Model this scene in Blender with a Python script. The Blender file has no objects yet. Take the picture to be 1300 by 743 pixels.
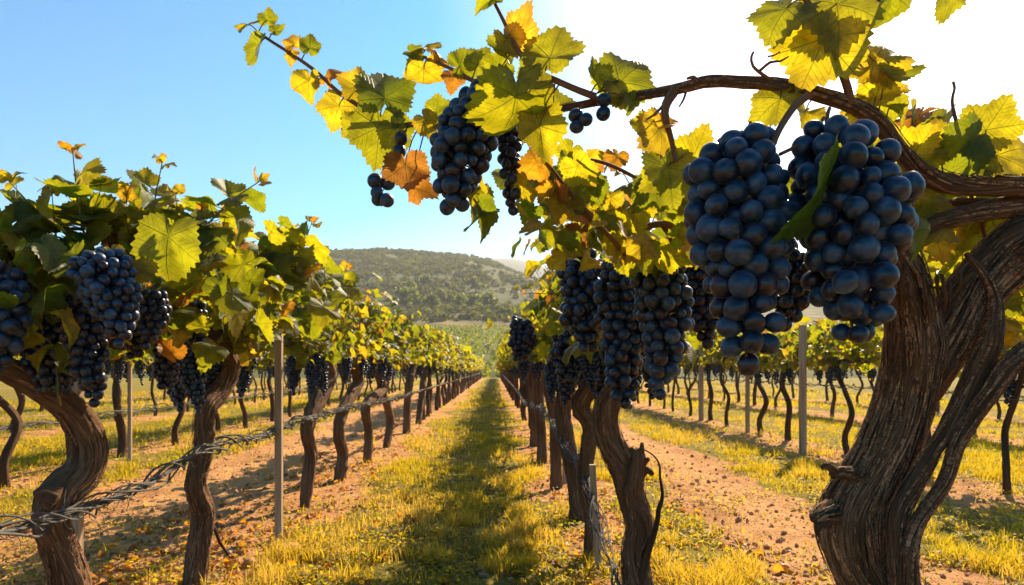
import bpy, math, random
import numpy as np
from mathutils import Vector, Matrix

# ------------------------------------------------------------------ camera, sky, sun, exposure
SC = bpy.context.scene
VPX, VPY, F, EYE = 628.0, 468.0, 867.0, 1.30       # vanishing point of the rows, focal length in px, eye height
cam_d = bpy.data.cameras.new('camera'); cam = bpy.data.objects.new('camera', cam_d)
SC.collection.objects.link(cam); SC.camera = cam
cam.location = (0, 0, EYE); cam.rotation_euler = (math.radians(90), 0, 0)
cam_d.sensor_width = 36.0; cam_d.lens = F / 1300 * 36
cam_d.shift_x = (650 - VPX) / 1300; cam_d.shift_y = (VPY - 371.5) / 1300
cam_d.clip_start = 0.05; cam_d.clip_end = 6000
cam_d.dof.use_dof = True; cam_d.dof.focus_distance = 1.9; cam_d.dof.aperture_fstop = 8

SUN = Vector((0.58, 1.0, 0.92)).normalized()
sun_d = bpy.data.lights.new('sun', 'SUN'); sun = bpy.data.objects.new('sun', sun_d)
SC.collection.objects.link(sun)
sun_d.energy = 5.0; sun_d.angle = math.radians(0.53); sun_d.color = (1.0, 0.80, 0.53)
sun.rotation_euler = SUN.to_track_quat('Z', 'Y').to_euler()

world = bpy.data.worlds.new('World'); SC.world = world; world.use_nodes = True
wn = world.node_tree.nodes; wl = world.node_tree.links
sky = wn.new('ShaderNodeTexSky'); sky.sky_type = 'NISHITA'; sky.sun_disc = False
sky.sun_elevation = math.asin(SUN.z); sky.sun_rotation = math.atan2(SUN.x, SUN.y)
sky.air_density = 1.0; sky.dust_density = 1.3; sky.ozone_density = 1.0; sky.altitude = 100
hs = wn.new('ShaderNodeHueSaturation'); hs.inputs['Saturation'].default_value = 2.1; hs.inputs['Hue'].default_value = .487
gmm = wn.new('ShaderNodeGamma'); gmm.inputs['Gamma'].default_value = 1.28
wl.new(sky.outputs[0], gmm.inputs[0]); wl.new(gmm.outputs[0], hs.inputs['Color']); wl.new(hs.outputs[0], wn['Background'].inputs[0]); wn['Background'].inputs[1].default_value = 0.05
SC.view_settings.view_transform = 'Standard'; SC.view_settings.look = 'None'
SC.view_settings.exposure = 1.46; SC.view_settings.gamma = 1.0
SC.view_settings.use_curve_mapping = False
SC.render.engine = 'CYCLES'
SC.cycles.use_denoising = True
SC.cycles.max_bounces = 7; SC.cycles.transparent_max_bounces = 4
SC.cycles.diffuse_bounces = 3; SC.cycles.glossy_bounces = 2; SC.cycles.transmission_bounces = 4
SC.cycles.volume_bounces = 0
SC.cycles.sample_clamp_indirect = 6.0

# ------------------------------------------------------------------ helpers
def at(px, py, Y):
    return np.array([(px - VPX) / F * Y, Y, EYE - (py - VPY) / F * Y])
def at_x(px, py, X):
    return at(px, py, X * F / (px - VPX))
def nrm(v):
    v = np.asarray(v, float); return v / (np.linalg.norm(v, axis=-1, keepdims=True) + 1e-9)

def _h(ix, iy, iz):
    h = (ix * 374761393 + iy * 668265263 + iz * 2147483647 * 7 + iz * 1274126177) & 0xffffffff
    h = ((h ^ (h >> 13)) * 1274126177) & 0xffffffff
    return ((h ^ (h >> 16)) & 0xffff) / 65535.0
def vnoise(p):
    p = np.asarray(p, float); i = np.floor(p).astype(np.int64); f = p - i; f = f * f * (3 - 2 * f)
    r = 0
    for dx in (0, 1):
        wx = f[..., 0] if dx else 1 - f[..., 0]
        for dy in (0, 1):
            wy = f[..., 1] if dy else 1 - f[..., 1]
            for dz in (0, 1):
                wz = f[..., 2] if dz else 1 - f[..., 2]
                r = r + wx * wy * wz * _h(i[..., 0] + dx, i[..., 1] + dy, i[..., 2] + dz)
    return r
def fbm(p, o=3):
    p = np.asarray(p, float); a = .5; s = 0; t = 0
    for k in range(o):
        s = s + a * vnoise(p * 2 ** k + 17.3 * k); t += a; a *= .5
    return s / t
def n2(x, y, sc, o=3, seed=0):
    x, y = np.broadcast_arrays(np.asarray(x, float), np.asarray(y, float))
    return fbm(np.stack([x / sc, y / sc, np.full(x.shape, seed * 3.7 + .5)], -1), o)

class MB:
    """collects vertices and faces with two attributes (vec, fac) and links them as ONE mesh"""
    def __init__(s): s.v = []; s.f = []; s.a = []; s.b = []; s.m = []; s.n = 0
    def add(s, v, f, vec=None, fac=None, mat=0):
        v = np.asarray(v, float).reshape(-1, 3); k = len(v)
        s.v.append(v); s.f.append((np.asarray(f, np.int64) + s.n)); s.m.append(mat)
        s.a.append(np.zeros((k, 3)) if vec is None else np.asarray(vec, float).reshape(-1, 3))
        s.b.append(np.zeros(k) if fac is None else np.broadcast_to(np.asarray(fac, float), (k,)))
        s.n += k
    def mesh(s, name, mats, smooth=True):
        me = bpy.data.meshes.new(name)
        v = np.concatenate(s.v); me.vertices.add(len(v)); me.vertices.foreach_set('co', v.astype(np.float32).ravel())
        loops = np.concatenate([f.ravel() for f in s.f]); me.loops.add(len(loops))
        me.loops.foreach_set('vertex_index', loops.astype(np.int32))
        cnt = np.concatenate([np.full(len(f), f.shape[1]) for f in s.f])
        st = np.concatenate([[0], np.cumsum(cnt)[:-1]])
        me.polygons.add(len(cnt)); me.polygons.foreach_set('loop_start', st.astype(np.int32))
        me.polygons.foreach_set('loop_total', cnt.astype(np.int32))
        mi = np.concatenate([np.full(len(f), m) for f, m in zip(s.f, s.m)])
        for m in (mats if isinstance(mats, (list, tuple)) else [mats]): me.materials.append(m)
        me.polygons.foreach_set('material_index', mi.astype(np.int32))
        me.polygons.foreach_set('use_smooth', np.full(len(cnt), smooth, dtype=bool))
        a = me.attributes.new('vec', 'FLOAT_VECTOR', 'POINT'); a.data.foreach_set('vector', np.concatenate(s.a).astype(np.float32).ravel())
        b = me.attributes.new('fac', 'FLOAT', 'POINT'); b.data.foreach_set('value', np.concatenate(s.b).astype(np.float32))
        me.update(calc_edges=True)
        return me
    def build(s, name, mats, parent=None, smooth=True, loc=None):
        return link(name, s.mesh(name, mats, smooth), parent, loc)

def link(name, data, parent=None, loc=None):
    o = bpy.data.objects.new(name, data); SC.collection.objects.link(o)
    if parent is not None: o.parent = parent
    if loc is not None: o.location = loc
    return o
def tag(o, label=None, cat=None, group=None, kind=None):
    for k, v in (('label', label), ('category', cat), ('group', group), ('kind', kind)):
        if v: o[k] = v
    return o
def thing(name, label, cat, loc=(0, 0, 0), group=None):
    o = link(name, None, None, loc); o.empty_display_size = .1
    return tag(o, label, cat, group)
def copy_tree(o, parent=None):
    c = o.copy(); SC.collection.objects.link(c)
    if parent is not None: c.parent = parent
    for ch in o.children: copy_tree(ch, c)
    return c

def catmull(P, step):
    """resample control points (rows may hold x,y,z,r) at about step metres"""
    P = np.asarray(P, float); n = len(P)
    Q = np.vstack([2 * P[0] - P[1], P, 2 * P[-1] - P[-2]]); out = []
    for i in range(n - 1):
        a, b, c, d = Q[i:i + 4]; L = np.linalg.norm((c - b)[:3]); k = max(2, int(L / step))
        t = np.linspace(0, 1, k, endpoint=False)[:, None]
        out.append(.5 * ((2 * b) + (c - a) * t + (2 * a - 5 * b + 4 * c - d) * t * t + (3 * b - a - 3 * c + d) * t ** 3))
    out.append(P[-1:]); return np.vstack(out)

def frames(P):
    T = np.gradient(P, axis=0); T = nrm(T); n = len(P)
    u = np.cross(T[0], [0, 1, 0.3]); u = u / (np.linalg.norm(u) + 1e-9); U = np.zeros_like(P)
    for i in range(n):
        u = u - T[i] * np.dot(u, T[i]); u /= np.linalg.norm(u) + 1e-9; U[i] = u
    return T, U, np.cross(T, U)

def tube(mb, P, R, seg=8, bark=0.0, seed=0, knobs=0, twist=0.0, mat=0, fac=0.0, flute=0.0, tip=True):
    P = np.asarray(P, float); R = np.broadcast_to(np.asarray(R, float), (len(P),)).copy(); n = len(P)
    T, U, V = frames(P); th = np.arange(seg) * 2 * math.pi / seg
    S = np.concatenate([[0], np.cumsum(np.linalg.norm(np.diff(P, axis=0), axis=1))])
    TH = th[None, :] + twist * S[:, None]
    c, s_ = np.cos(th)[None, :], np.sin(th)[None, :]
    ct, st = np.cos(TH), np.sin(TH); SS = np.broadcast_to(S[:, None], TH.shape)
    rad = np.ones((n, seg))
    if flute:
        q = np.stack([ct * .9 + seed * 5.1, st * .9, SS * 1.6], -1); rad += flute * (fbm(q, 2) - .5) * 2
    if bark:
        q = np.stack([ct * 3.2 + seed * 3.3, st * 3.2, SS * 3.0], -1)
        r1 = 1 - np.abs(2 * fbm(q, 2) - 1) * 1.6
        q = np.stack([ct * 8.5 + seed * 1.3, st * 8.5, SS * 5.5 + 9], -1)
        r2 = 1 - np.abs(2 * vnoise(q) - 1) * 1.4
        q = np.stack([ct * 19 + seed, st * 19, SS * 12 + 4], -1)
        r3 = vnoise(q) - .5
        fine = bark * (.50 * (r1 - .5) + .42 * (r2 - .4) + .34 * r3)
        if seg >= 50:
            q = np.stack([ct * 34 + seed * 2.1, st * 34, SS * 16 + 2], -1); fine += bark * .26 * ((1 - np.abs(2 * vnoise(q) - 1)) - .5)
        rad += fine
    rad = rad / np.percentile(rad, 80)
    rg = np.random.default_rng(seed + 77)
    for _ in range(knobs):
        t0 = rg.uniform(0, 2 * math.pi); s0 = rg.uniform(.08, .95) * S[-1]; a = rg.uniform(.12, .34); w = rg.uniform(.25, .5) * R.mean()
        d = np.angle(np.exp(1j * (th[None, :] - t0))) * R[:, None]
        rad += a * np.exp(-(d * d + (SS - s0) ** 2) / (2 * w * w * .6))
    rr = R[:, None] * rad
    X = P[:, None, :] + (U[:, None, :] * c[..., None] + V[:, None, :] * s_[..., None]) * rr[..., None]
    vec = np.stack([ct, st, SS], -1)
    i = np.arange(n - 1)[:, None] * seg; j = np.arange(seg)[None, :]; k = (j + 1) % seg
    f = np.stack([i + j, i + k, i + seg + k, i + seg + j], -1).reshape(-1, 4)
    mb.add(X, f, vec, fac, mat)
    if tip:
        for e, o in ((n - 1, 1), (0, -1)):
            cap = np.vstack([X[e], P[e] + T[e] * o * R[e] * .35]); jj = np.arange(seg)
            ff = np.stack([jj, (jj + 1) % seg, np.full(seg, seg)], -1)
            if o < 0: ff = ff[:, ::-1]
            mb.add(cap, ff, np.vstack([vec[e], vec[e][:1]]), fac, mat)

def shag(mb, P, R, n, rg, tw=0.0, L=(.10, .38), w=(.0010, .0038)):
    """dry strips of bark that lie along a trunk, their ends lifting off"""
    T, U, V = frames(P); S = np.concatenate([[0], np.cumsum(np.linalg.norm(np.diff(P, axis=0), axis=1))])
    for _ in range(n):
        l = rg.uniform(*L); s0 = rg.uniform(0, max(S[-1] - l, .01)); a0 = rg.uniform(0, 6.28); m = 12; q = np.linspace(0, 1, m)
        ss = s0 + q * l; a = a0 + tw * (ss - s0) + rg.normal(0, .12) * q + rg.normal(0, .05) * np.sin(q * 6)
        g = lambda A: np.stack([np.interp(ss, S, A[:, k]) for k in range(3)], -1)
        c = g(P); rr = np.interp(ss, S, R); e = g(U) * np.cos(a)[:, None] + g(V) * np.sin(a)[:, None]; tt = np.cross(g(T), e)
        lift = .975 + rg.uniform(.0, .05) + rg.uniform(0, .30) * (rg.random() < .3) * np.maximum(q - .7, 0) * 3 * rr / max(R.max(), 1e-6) + rg.uniform(0, .12) * np.maximum(.2 - q, 0) * 4
        ww = rg.uniform(*w) * np.sin(q * 2.7 + .25) * (1 + rg.normal(0, .25, m)); ctr = c + e * (rr * lift)[:, None]
        A, B, C = ctr + tt * ww[:, None], ctr - tt * ww[:, None], ctr + e * (np.abs(ww) * .7)[:, None]
        v = np.stack([A, C, B], 1).reshape(-1, 3); f = [(3 * i + j, 3 * i + j + 1, 3 * i + j + 4, 3 * i + j + 3) for i in range(m - 1) for j in (0, 1)]
        vec = np.stack([np.cos(a), np.sin(a), ss], -1); mb.add(v, f, np.repeat(vec, 3, 0) + rg.normal(0, .03))

def sticks(mb, A, B, ra, rb, mat=0, fac=0.0):
    """many thin three-sided sticks at once (petioles, berry stalks)"""
    A = np.asarray(A, float); B = np.asarray(B, float); n = len(A)
    if n == 0: return
    D = nrm(B - A); U = nrm(np.cross(D, [0.31, 0.22, .93])); W = np.cross(D, U)
    M = (A + B) / 2 + W * np.linalg.norm(B - A, axis=1)[:, None] * .08
    rows = []
    for Pp, r in ((A, ra), (M, (ra + rb) / 2), (B, rb)):
        for k in range(3):
            a = k * 2.0944; rows.append(Pp + (U * math.cos(a) + W * math.sin(a)) * r)
    v = np.stack(rows, 1); base = np.arange(n)[:, None, None] * 9
    q = np.array([[l * 3 + k, l * 3 + (k + 1) % 3, l * 3 + 3 + (k + 1) % 3, l * 3 + 3 + k] for l in (0, 1) for k in range(3)])
    mb.add(v, (base + q[None]).reshape(-1, 4), None, fac, mat)

# ------------------------------------------------------------------ materials
def mat(name):
    m = bpy.data.materials.new(name); m.use_nodes = True; nt = m.node_tree
    return m, nt, nt.nodes, nt.links, nt.nodes['Principled BSDF']
class NB:
    def __init__(s, nt): s.nt = nt; s.n = nt.nodes; s.l = nt.links
    def node(s, t, **k):
        o = s.n.new(t)
        for a, v in k.items(): setattr(o, a, v)
        return o
    def put(s, sock, v):
        if hasattr(v, 'is_output'): s.l.new(v, sock)
        else: sock.default_value = v
    def math(s, op, a, b=0.0, c=0.0, clamp=False):
        o = s.node('ShaderNodeMath', operation=op, use_clamp=clamp)
        for i, v in enumerate((a, b, c)): s.put(o.inputs[i], v)
        return o.outputs[0]
    def attr(s, name): return s.node('ShaderNodeAttribute', attribute_name=name)
    def mapping(s, vec, scale):
        o = s.node('ShaderNodeMapping'); s.put(o.inputs['Vector'], vec); o.inputs['Scale'].default_value = scale; return o.outputs[0]
    def noise(s, vec, scale, detail=4, rough=.55, dist=0.0):
        o = s.node('ShaderNodeTexNoise'); s.put(o.inputs['Vector'], vec)
        o.inputs['Scale'].default_value = scale; o.inputs['Detail'].default_value = detail
        o.inputs['Roughness'].default_value = rough; o.inputs['Distortion'].default_value = dist; return o.outputs['Fac']
    def ramp(s, f, stops, interp='LINEAR'):
        o = s.node('ShaderNodeValToRGB'); s.put(o.inputs[0], f); cr = o.color_ramp; cr.interpolation = interp
        while len(cr.elements) < len(stops): cr.elements.new(.5)
        for e, (p, c) in zip(cr.elements, stops): e.position = p; e.color = (*c, 1) if len(c) == 3 else c
        return o.outputs[0]
    def mix(s, f, a, b, mode='MIX'):
        o = s.node('ShaderNodeMix', data_type='RGBA', blend_type=mode)
        s.put(o.inputs[0], f)
        s.put(o.inputs[6], a if hasattr(a, 'is_output') else (*a, 1)); s.put(o.inputs[7], b if hasattr(b, 'is_output') else (*b, 1))
        return o.outputs[2]
    def mrange(s, f, a, b, c=0.0, d=1.0):
        o = s.node('ShaderNodeMapRange'); s.put(o.inputs[0], f)
        for i, v in enumerate((a, b, c, d)): o.inputs[i + 1].default_value = v
        return o.outputs[0]
    def bump(s, h, strength, dist, normal=None):
        o = s.node('ShaderNodeBump'); s.put(o.inputs['Height'], h); o.inputs['Strength'].default_value = strength
        o.inputs['Distance'].default_value = dist
        if normal is not None: s.l.new(normal, o.inputs['Normal'])
        return o.outputs[0]
    def vmul(s, col, k):
        return s.mix(1.0, col, (k, k, k), 'MULTIPLY')

def leaf_material(name, veins=True):
    m, nt, N, L, P = mat(name); b = NB(nt)
    v = b.attr('vec'); h = b.attr('fac').outputs['Fac']
    sep = b.node('ShaderNodeSeparateXYZ'); L.new(v.outputs['Vector'], sep.inputs[0])
    x, y, rnd = sep.outputs
    refl = b.ramp(h, [(0, (.028, .068, .010)), (.35, (.050, .098, .012)), (.62, (.115, .14, .015)), (.80, (.26, .20, .02)), (.90, (.34, .14, .018)), (1, (.16, .075, .022))])
    tran = b.ramp(h, [(0, (.17, .24, .008)), (.35, (.40, .40, .008)), (.62, (.74, .58, .010)), (.80, (.84, .58, .020)), (.90, (.80, .33, .015)), (1, (.40, .16, .03))])
    blot = b.noise(b.mapping(v.outputs['Vector'], (1, 1, 7)), 3.2, 4, .6)
    dark = b.mrange(blot, .35, .68, .62, 1.12)
    refl = b.mix(1.0, refl, b.node('ShaderNodeCombineColor').outputs[0], 'MIX') if False else refl
    cc = b.node('ShaderNodeCombineXYZ')
    for i in range(3): L.new(dark, cc.inputs[i])
    tran = b.mix(1.0, tran, cc.outputs[0], 'MULTIPLY'); refl = b.mix(1.0, refl, cc.outputs[0], 'MULTIPLY')
    # browned margin on the older leaves
    r2 = b.math('SQRT', b.math('ADD', b.math('MULTIPLY', x, x), b.math('MULTIPLY', y, y)))
    edge = b.math('MULTIPLY', b.mrange(b.math('ADD', r2, b.math('MULTIPLY', blot, .5)), .78, 1.08), b.mrange(h, .5, .9, .1, .75), clamp=True)
    refl = b.mix(edge, refl, (.16, .075, .02)); tran = b.mix(edge, tran, (.45, .20, .03))
    spot = b.math('MULTIPLY', b.mrange(b.noise(b.mapping(v.outputs['Vector'], (1, 1, 5)), 8.5, 3, .65), .64, .70), b.mrange(h, .25, .7, .35, .9))
    refl = b.mix(spot, refl, (.12, .055, .018)); tran = b.mix(spot, tran, (.30, .12, .02))
    nrmal = None
    if veins:
        ang = b.math('ARCTAN2', x, y)
        sp = math.radians(55)
        loc = b.math('SUBTRACT', ang, b.math('MULTIPLY', b.math('ROUND', b.math('DIVIDE', ang, sp)), sp))
        loc = b.math('ABSOLUTE', loc)
        dperp = b.math('MULTIPLY', r2, b.math('SINE', loc)); dalong = b.math('MULTIPLY', r2, b.math('COSINE', loc))
        main = b.math('SUBTRACT', 1.0, b.math('DIVIDE', dperp, b.mrange(r2, 0, 1, .026, .008)), clamp=True)
        ph = b.math('FRACT', b.math('MULTIPLY', b.math('SUBTRACT', dalong, b.math('MULTIPLY', dperp, .9)), 8.5))
        sec = b.math('SUBTRACT', 1.0, b.math('DIVIDE', b.math('ABSOLUTE', b.math('SUBTRACT', ph, .5)), .085), clamp=True)
        sec = b.math('MULTIPLY', sec, .6)
        fine = b.noise(b.mapping(v.outputs['Vector'], (1, 1, 3)), 26, 2, .5)
        vein = b.math('MAXIMUM', main, sec)
        refl = b.mix(b.math('MULTIPLY', vein, .55), refl, (.20, .24, .06)); tran = b.mix(b.math('MULTIPLY', vein, .62), tran, (.10, .12, .006))
        hgt = b.math('SUBTRACT', b.math('MULTIPLY', fine, .35), vein)
        nrmal = b.bump(hgt, .55, .004)
        L.new(nrmal, P.inputs['Normal'])
    L.new(refl, P.inputs['Base Color']); P.inputs['Roughness'].default_value = .48; P.inputs['Specular IOR Level'].default_value = .32
    tr = N.new('ShaderNodeBsdfTranslucent'); L.new(tran, tr.inputs['Color'])
    if nrmal is not None: L.new(nrmal, tr.inputs['Normal'])
    mx = N.new('ShaderNodeMixShader'); mx.inputs[0].default_value = .55
    L.new(P.outputs[0], mx.inputs[1]); L.new(tr.outputs[0], mx.inputs[2]); L.new(mx.outputs[0], N['Material Output'].inputs['Surface'])
    return m

def bark_material(name, cols, zs=1.0, bump=.9):
    m, nt, N, L, P = mat(name); b = NB(nt); v = b.attr('vec').outputs['Vector']
    a = b.noise(b.mapping(v, (5, 5, 2.6 * zs)), 1.0, 5, .62, .4)
    f = b.noise(b.mapping(v, (15, 15, 6 * zs)), 1.0, 4, .6, .8)
    g = b.noise(b.mapping(v, (34, 34, 9 * zs)), 1.0, 3, .6)
    big = b.noise(b.mapping(v, (.8, .8, 2.2)), 1.0, 2, .5)
    rf = b.math('ABSOLUTE', b.math('SUBTRACT', f, .5)); crack = b.mrange(rf, .0, .07)
    t = b.math('ADD', b.math('MULTIPLY', a, .50), b.math('ADD', b.math('MULTIPLY', g, .35), b.math('MULTIPLY', big, .24)))
    col = b.ramp(t, [(.38, cols[0]), (.50, cols[1]), (.60, cols[2]), (.72, cols[3])])
    col = b.mix(b.mrange(crack, 0, 1, .55, 0), col, cols[0])
    L.new(col, P.inputs['Base Color']); P.inputs['Roughness'].default_value = .86; P.inputs['Specular IOR Level'].default_value = .22
    h = b.math('ADD', b.math('MULTIPLY', crack, .45), b.math('ADD', b.math('MULTIPLY', a, .5), b.math('MULTIPLY', g, .5)))
    L.new(b.bump(h, bump, .022), P.inputs['Normal'])
    return m

def berry_material():
    m, nt, N, L, P = mat('grape_skin'); b = NB(nt)
    tc = b.node('ShaderNodeTexCoord').outputs['Object']; h = b.attr('fac').outputs['Fac']
    v = b.attr('vec').outputs['Vector']
    bl = b.noise(tc, 34, 4, .6, .6); sm = b.noise(tc, 150, 2, .6)
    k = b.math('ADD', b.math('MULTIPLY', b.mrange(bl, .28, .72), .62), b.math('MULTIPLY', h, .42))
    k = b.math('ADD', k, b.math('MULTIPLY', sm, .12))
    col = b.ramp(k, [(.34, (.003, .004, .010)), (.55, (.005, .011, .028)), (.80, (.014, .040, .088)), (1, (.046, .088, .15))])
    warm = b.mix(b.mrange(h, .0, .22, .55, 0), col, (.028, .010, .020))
    L.new(warm, P.inputs['Base Color'])
    L.new(b.mrange(k, .4, .95, .30, .54), P.inputs['Roughness'])
    P.inputs['Specular IOR Level'].default_value = .5
    P.inputs['Sheen Weight'].default_value = .18; P.inputs['Sheen Roughness'].default_value = .4
    P.inputs['Sheen Tint'].default_value = (.45, .6, .85, 1)
    L.new(b.bump(sm, .06, .002), P.inputs['Normal'])
    return m

def simple_material(name, col, rough=.7, var=.4, scale=6, spec=.3):
    m, nt, N, L, P = mat(name); b = NB(nt); tc = b.node('ShaderNodeTexCoord').outputs['Object']
    n = b.noise(tc, scale, 4, .6)
    c = b.ramp(n, [(.3, tuple(x * (1 - var) for x in col)), (.7, tuple(x * (1 + var) for x in col))])
    L.new(c, P.inputs['Base Color']); P.inputs['Roughness'].default_value = rough; P.inputs['Specular IOR Level'].default_value = spec
    L.new(b.bump(n, .4, .01), P.inputs['Normal'])
    return m

M = {}
M['leaf'] = leaf_material('grape_leaf')
M['leaf_far'] = leaf_material('grape_leaf_far', veins=False)
M['bark'] = bark_material('vine_bark', [(.060, .027, .013), (.205, .100, .050), (.35, .19, .10), (.47, .31, .20)])
M['bark_small'] = bark_material('vine_bark_small', [(.036, .017, .009), (.110, .053, .028), (.20, .105, .056), (.30, .18, .11)], .8)
M['cane'] = bark_material('cane_bark', [(.07, .026, .013), (.16, .062, .028), (.25, .115, .055), (.34, .18, .09)], .5, .3)
M['green_stem'] = simple_material('green_stem', (.14, .13, .03), .5, .35, 20)
M['berry'] = berry_material()
M['wire'] = bark_material('weathered_wire', [(.05, .045, .042), (.12, .11, .10), (.25, .235, .215), (.45, .42, .39)], .5, .6)

def wood_material():
    m, nt, N, L, P = mat('post_wood'); b = NB(nt); tc = b.node('ShaderNodeTexCoord').outputs['Object']
    g = b.noise(b.mapping(tc, (26, 26, 1.3)), 1.0, 5, .65, .5); s = b.noise(b.mapping(tc, (4, 4, 1.2)), 1.0, 3)
    c = b.ramp(b.math('ADD', b.math('MULTIPLY', g, .7), b.math('MULTIPLY', s, .35)), [(.33, (.13, .08, .045)), (.50, (.34, .23, .14)), (.7, (.50, .36, .23))])
    L.new(c, P.inputs['Base Color']); P.inputs['Roughness'].default_value = .8
    L.new(b.bump(g, .5, .006), P.inputs['Normal']); return m
M['wood'] = wood_material()

# ------------------------------------------------------------------ terrain
rng = np.random.default_rng(7)
ROWS = {'a': -1.8, 'b': .80}
def soil_amount(x, y):
    """1 = bare soil, 0 = grass, from the distance to the rows and tracks"""
    x = np.asarray(x, float); y = np.asarray(y, float)
    w = x + (n2(x, y, 1.7, 3, 1) - .5) * 1.1
    kx = np.array([-60, -17.5, -17, -16, -15.5, -13.6, -13.2, -12.4, -12, -9.9, -9.6, -8.7, -8.4, -6.4, -6.0, -5.2, -4.9, -4.3, -3.9, -2.4, -2.0, -1.5, -1.15, .22, .55, 1.05, 1.35, 1.75, 2.05, 2.9, 3.2, 4.1, 4.4, 5.5, 5.9, 8.2, 8.6, 9.8, 10.2, 12.2, 12.6, 13.6, 14, 60])
    kv = np.array([.15, .15, .6, .6, .1, .1, .55, .55, .1, .1, .55, .55, .05, .05, .55, .55, .15, .2, .95, 1.0, .8, .85, .05, .05,   .72, .75, .12, .10, .95, .95, .10, .10, .72, .72, .08, .08, .6, .6, .1, .1, .55, .55, .1, .1])
    s = np.interp(w, kx, kv)
    s = s + (n2(x, y, .55, 3, 5) - .5) * 1.25 + (n2(x, y, 4.0, 2, 8) - .5) * .35
    return np.clip(s, 0, 1)
_yk = np.array([-50, 95, 108, 122, 220, 330, 480, 700, 1000, 1500, 4000])
CX = np.array([-2500, -700, -289, -184, -119, -71, -23, -6, 6, 22, 58, 220, 700, 2500])
CZ = np.array([60, 110, 118, 114, 117, 113, 109, 106, 100, 93, 80, 60, 45, 30])
def gz(x, y):
    x = np.asarray(x, float); y = np.asarray(y, float)
    crest = np.interp(x * 700 / np.maximum(y, 320), CX, CZ)
    zz = np.interp(y, [-50, 95, 106, 122, 220, 330], [0, 0, -.7, 2.6, 14.5, 30])
    t = np.clip((y - 330) / 370, 0, 1)
    prof = 30 + (crest - 30) * (1 - (1 - t) ** 1.55)
    back = np.clip((y - 700) / 500, 0, 1)
    prof = prof * (1 - back * back * (3 - 2 * back) * .9)
    z = np.where(y < 330, zz, prof)
    far = np.clip((y - 180) / 300, 0, 1)
    z = z + far * ((n2(x, y, 90, 4, 3) - .5) * 20 * np.clip((660 - y) / 250, .05, 1) + (n2(x, y, 28, 2, 4) - .5) * 4)
    near = np.clip((60 - y) / 40, 0, 1) * np.clip((22 - np.abs(x)) / 6, 0, 1)
    z = z + near * ((n2(x, y, 1.1, 2, 11) - .5) * .05)
    return z

def grid_axis(parts):
    out = []
    for a, b_, s0, s1 in parts:
        x = a
        while x < b_:
            out.append(x); t = (x - a) / (b_ - a); x += s0 + (s1 - s0) * t
    out.append(parts[-1][1]); return np.array(out)
gx = grid_axis([(-2600, -400, 150, 30), (-400, -40, 14, 5), (-40, -9, 3, .25), (-9, 9, .075, .075), (9, 40, .25, 3), (40, 400, 5, 14), (400, 2600, 30, 150)])
gy = grid_axis([(-40, 0, 3, 1), (0, 1.6, .4, .2), (1.6, 10, .06, .085), (10, 24, .1, .3), (24, 120, .4, 3), (120, 480, 3, 7), (480, 760, 6, 9), (760, 1400, 10, 60), (1400, 3800, 60, 300)])
GX, GY = np.meshgrid(gx, gy)
so = soil_amount(GX, GY) * (GY < 96)
nearw = np.clip((30 - GY) / 20, 0, 1)
GZ = gz(GX, GY) + nearw * so * ((n2(GX, GY, .19, 3, 21) - .5) * .11 * np.where(np.abs(GX + 2.9) < .5, .7, 1) * np.where(np.abs(GX - 2.5) < .35, .7, 1) + (n2(GX, GY, .08, 2, 22) - .5) * .04) - nearw * .03 * so
nx, ny = len(gx), len(gy)
ii = (np.arange(ny - 1)[:, None] * nx + np.arange(nx - 1)[None, :]).ravel()
gf = np.stack([ii, ii + 1, ii + nx + 1, ii + nx], -1)
gm, nt, N, L, P = mat('vineyard_ground'); b = NB(nt)
tc = b.node('ShaderNodeTexCoord').outputs['Object']
s_at = b.attr('fac').outputs['Fac']
sn = b.noise(tc, 9, 6, .65, .3); sl = b.noise(tc, .8, 4, .6); sf = b.noise(tc, 46, 4, .7); pb = b.noise(tc, 120, 2, .6)
soilc = b.ramp(b.math('ADD', b.math('MULTIPLY', sn, .6), b.math('MULTIPLY', sl, .4)), [(.32, (.24, .105, .036)), (.50, (.48, .235, .088)), (.68, (.64, .37, .165))])
soilc = b.mix(b.mrange(sf, .56, .72, 0, .6), soilc, (.64, .41, .21))
soilc = b.mix(b.mrange(sf, .42, .30, 0, .55), soilc, (.16, .09, .05))
grc = b.ramp(b.math('ADD', b.math('MULTIPLY', sn, .6), b.math('MULTIPLY', sl, .4)), [(.32, (.075, .075, .012)), (.5, (.20, .155, .022)), (.68, (.33, .24, .045))])
gx_ = b.node('ShaderNodeSeparateXYZ'); L.new(tc, gx_.inputs[0]); gxw = b.math('ADD', gx_.outputs[0], b.math('MULTIPLY', b.math('SUBTRACT', sl, .5), 1.2))
tk = b.math('MAXIMUM', b.mrange(b.math('ABSOLUTE', b.math('ADD', gxw, 2.95)), .70, .35), b.mrange(b.math('ABSOLUTE', b.math('SUBTRACT', gxw, 2.5)), .48, .22))
soilc = b.mix(b.math('MULTIPLY', tk, b.mrange(sn, .3, .6, .35, .9)), soilc, (.60, .315, .125))
mk = b.mrange(b.math('ADD', s_at, b.math('MULTIPLY', b.math('SUBTRACT', sn, .5), .7)), .35, .55)
nearc = b.mix(mk, grc, soilc)
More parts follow.
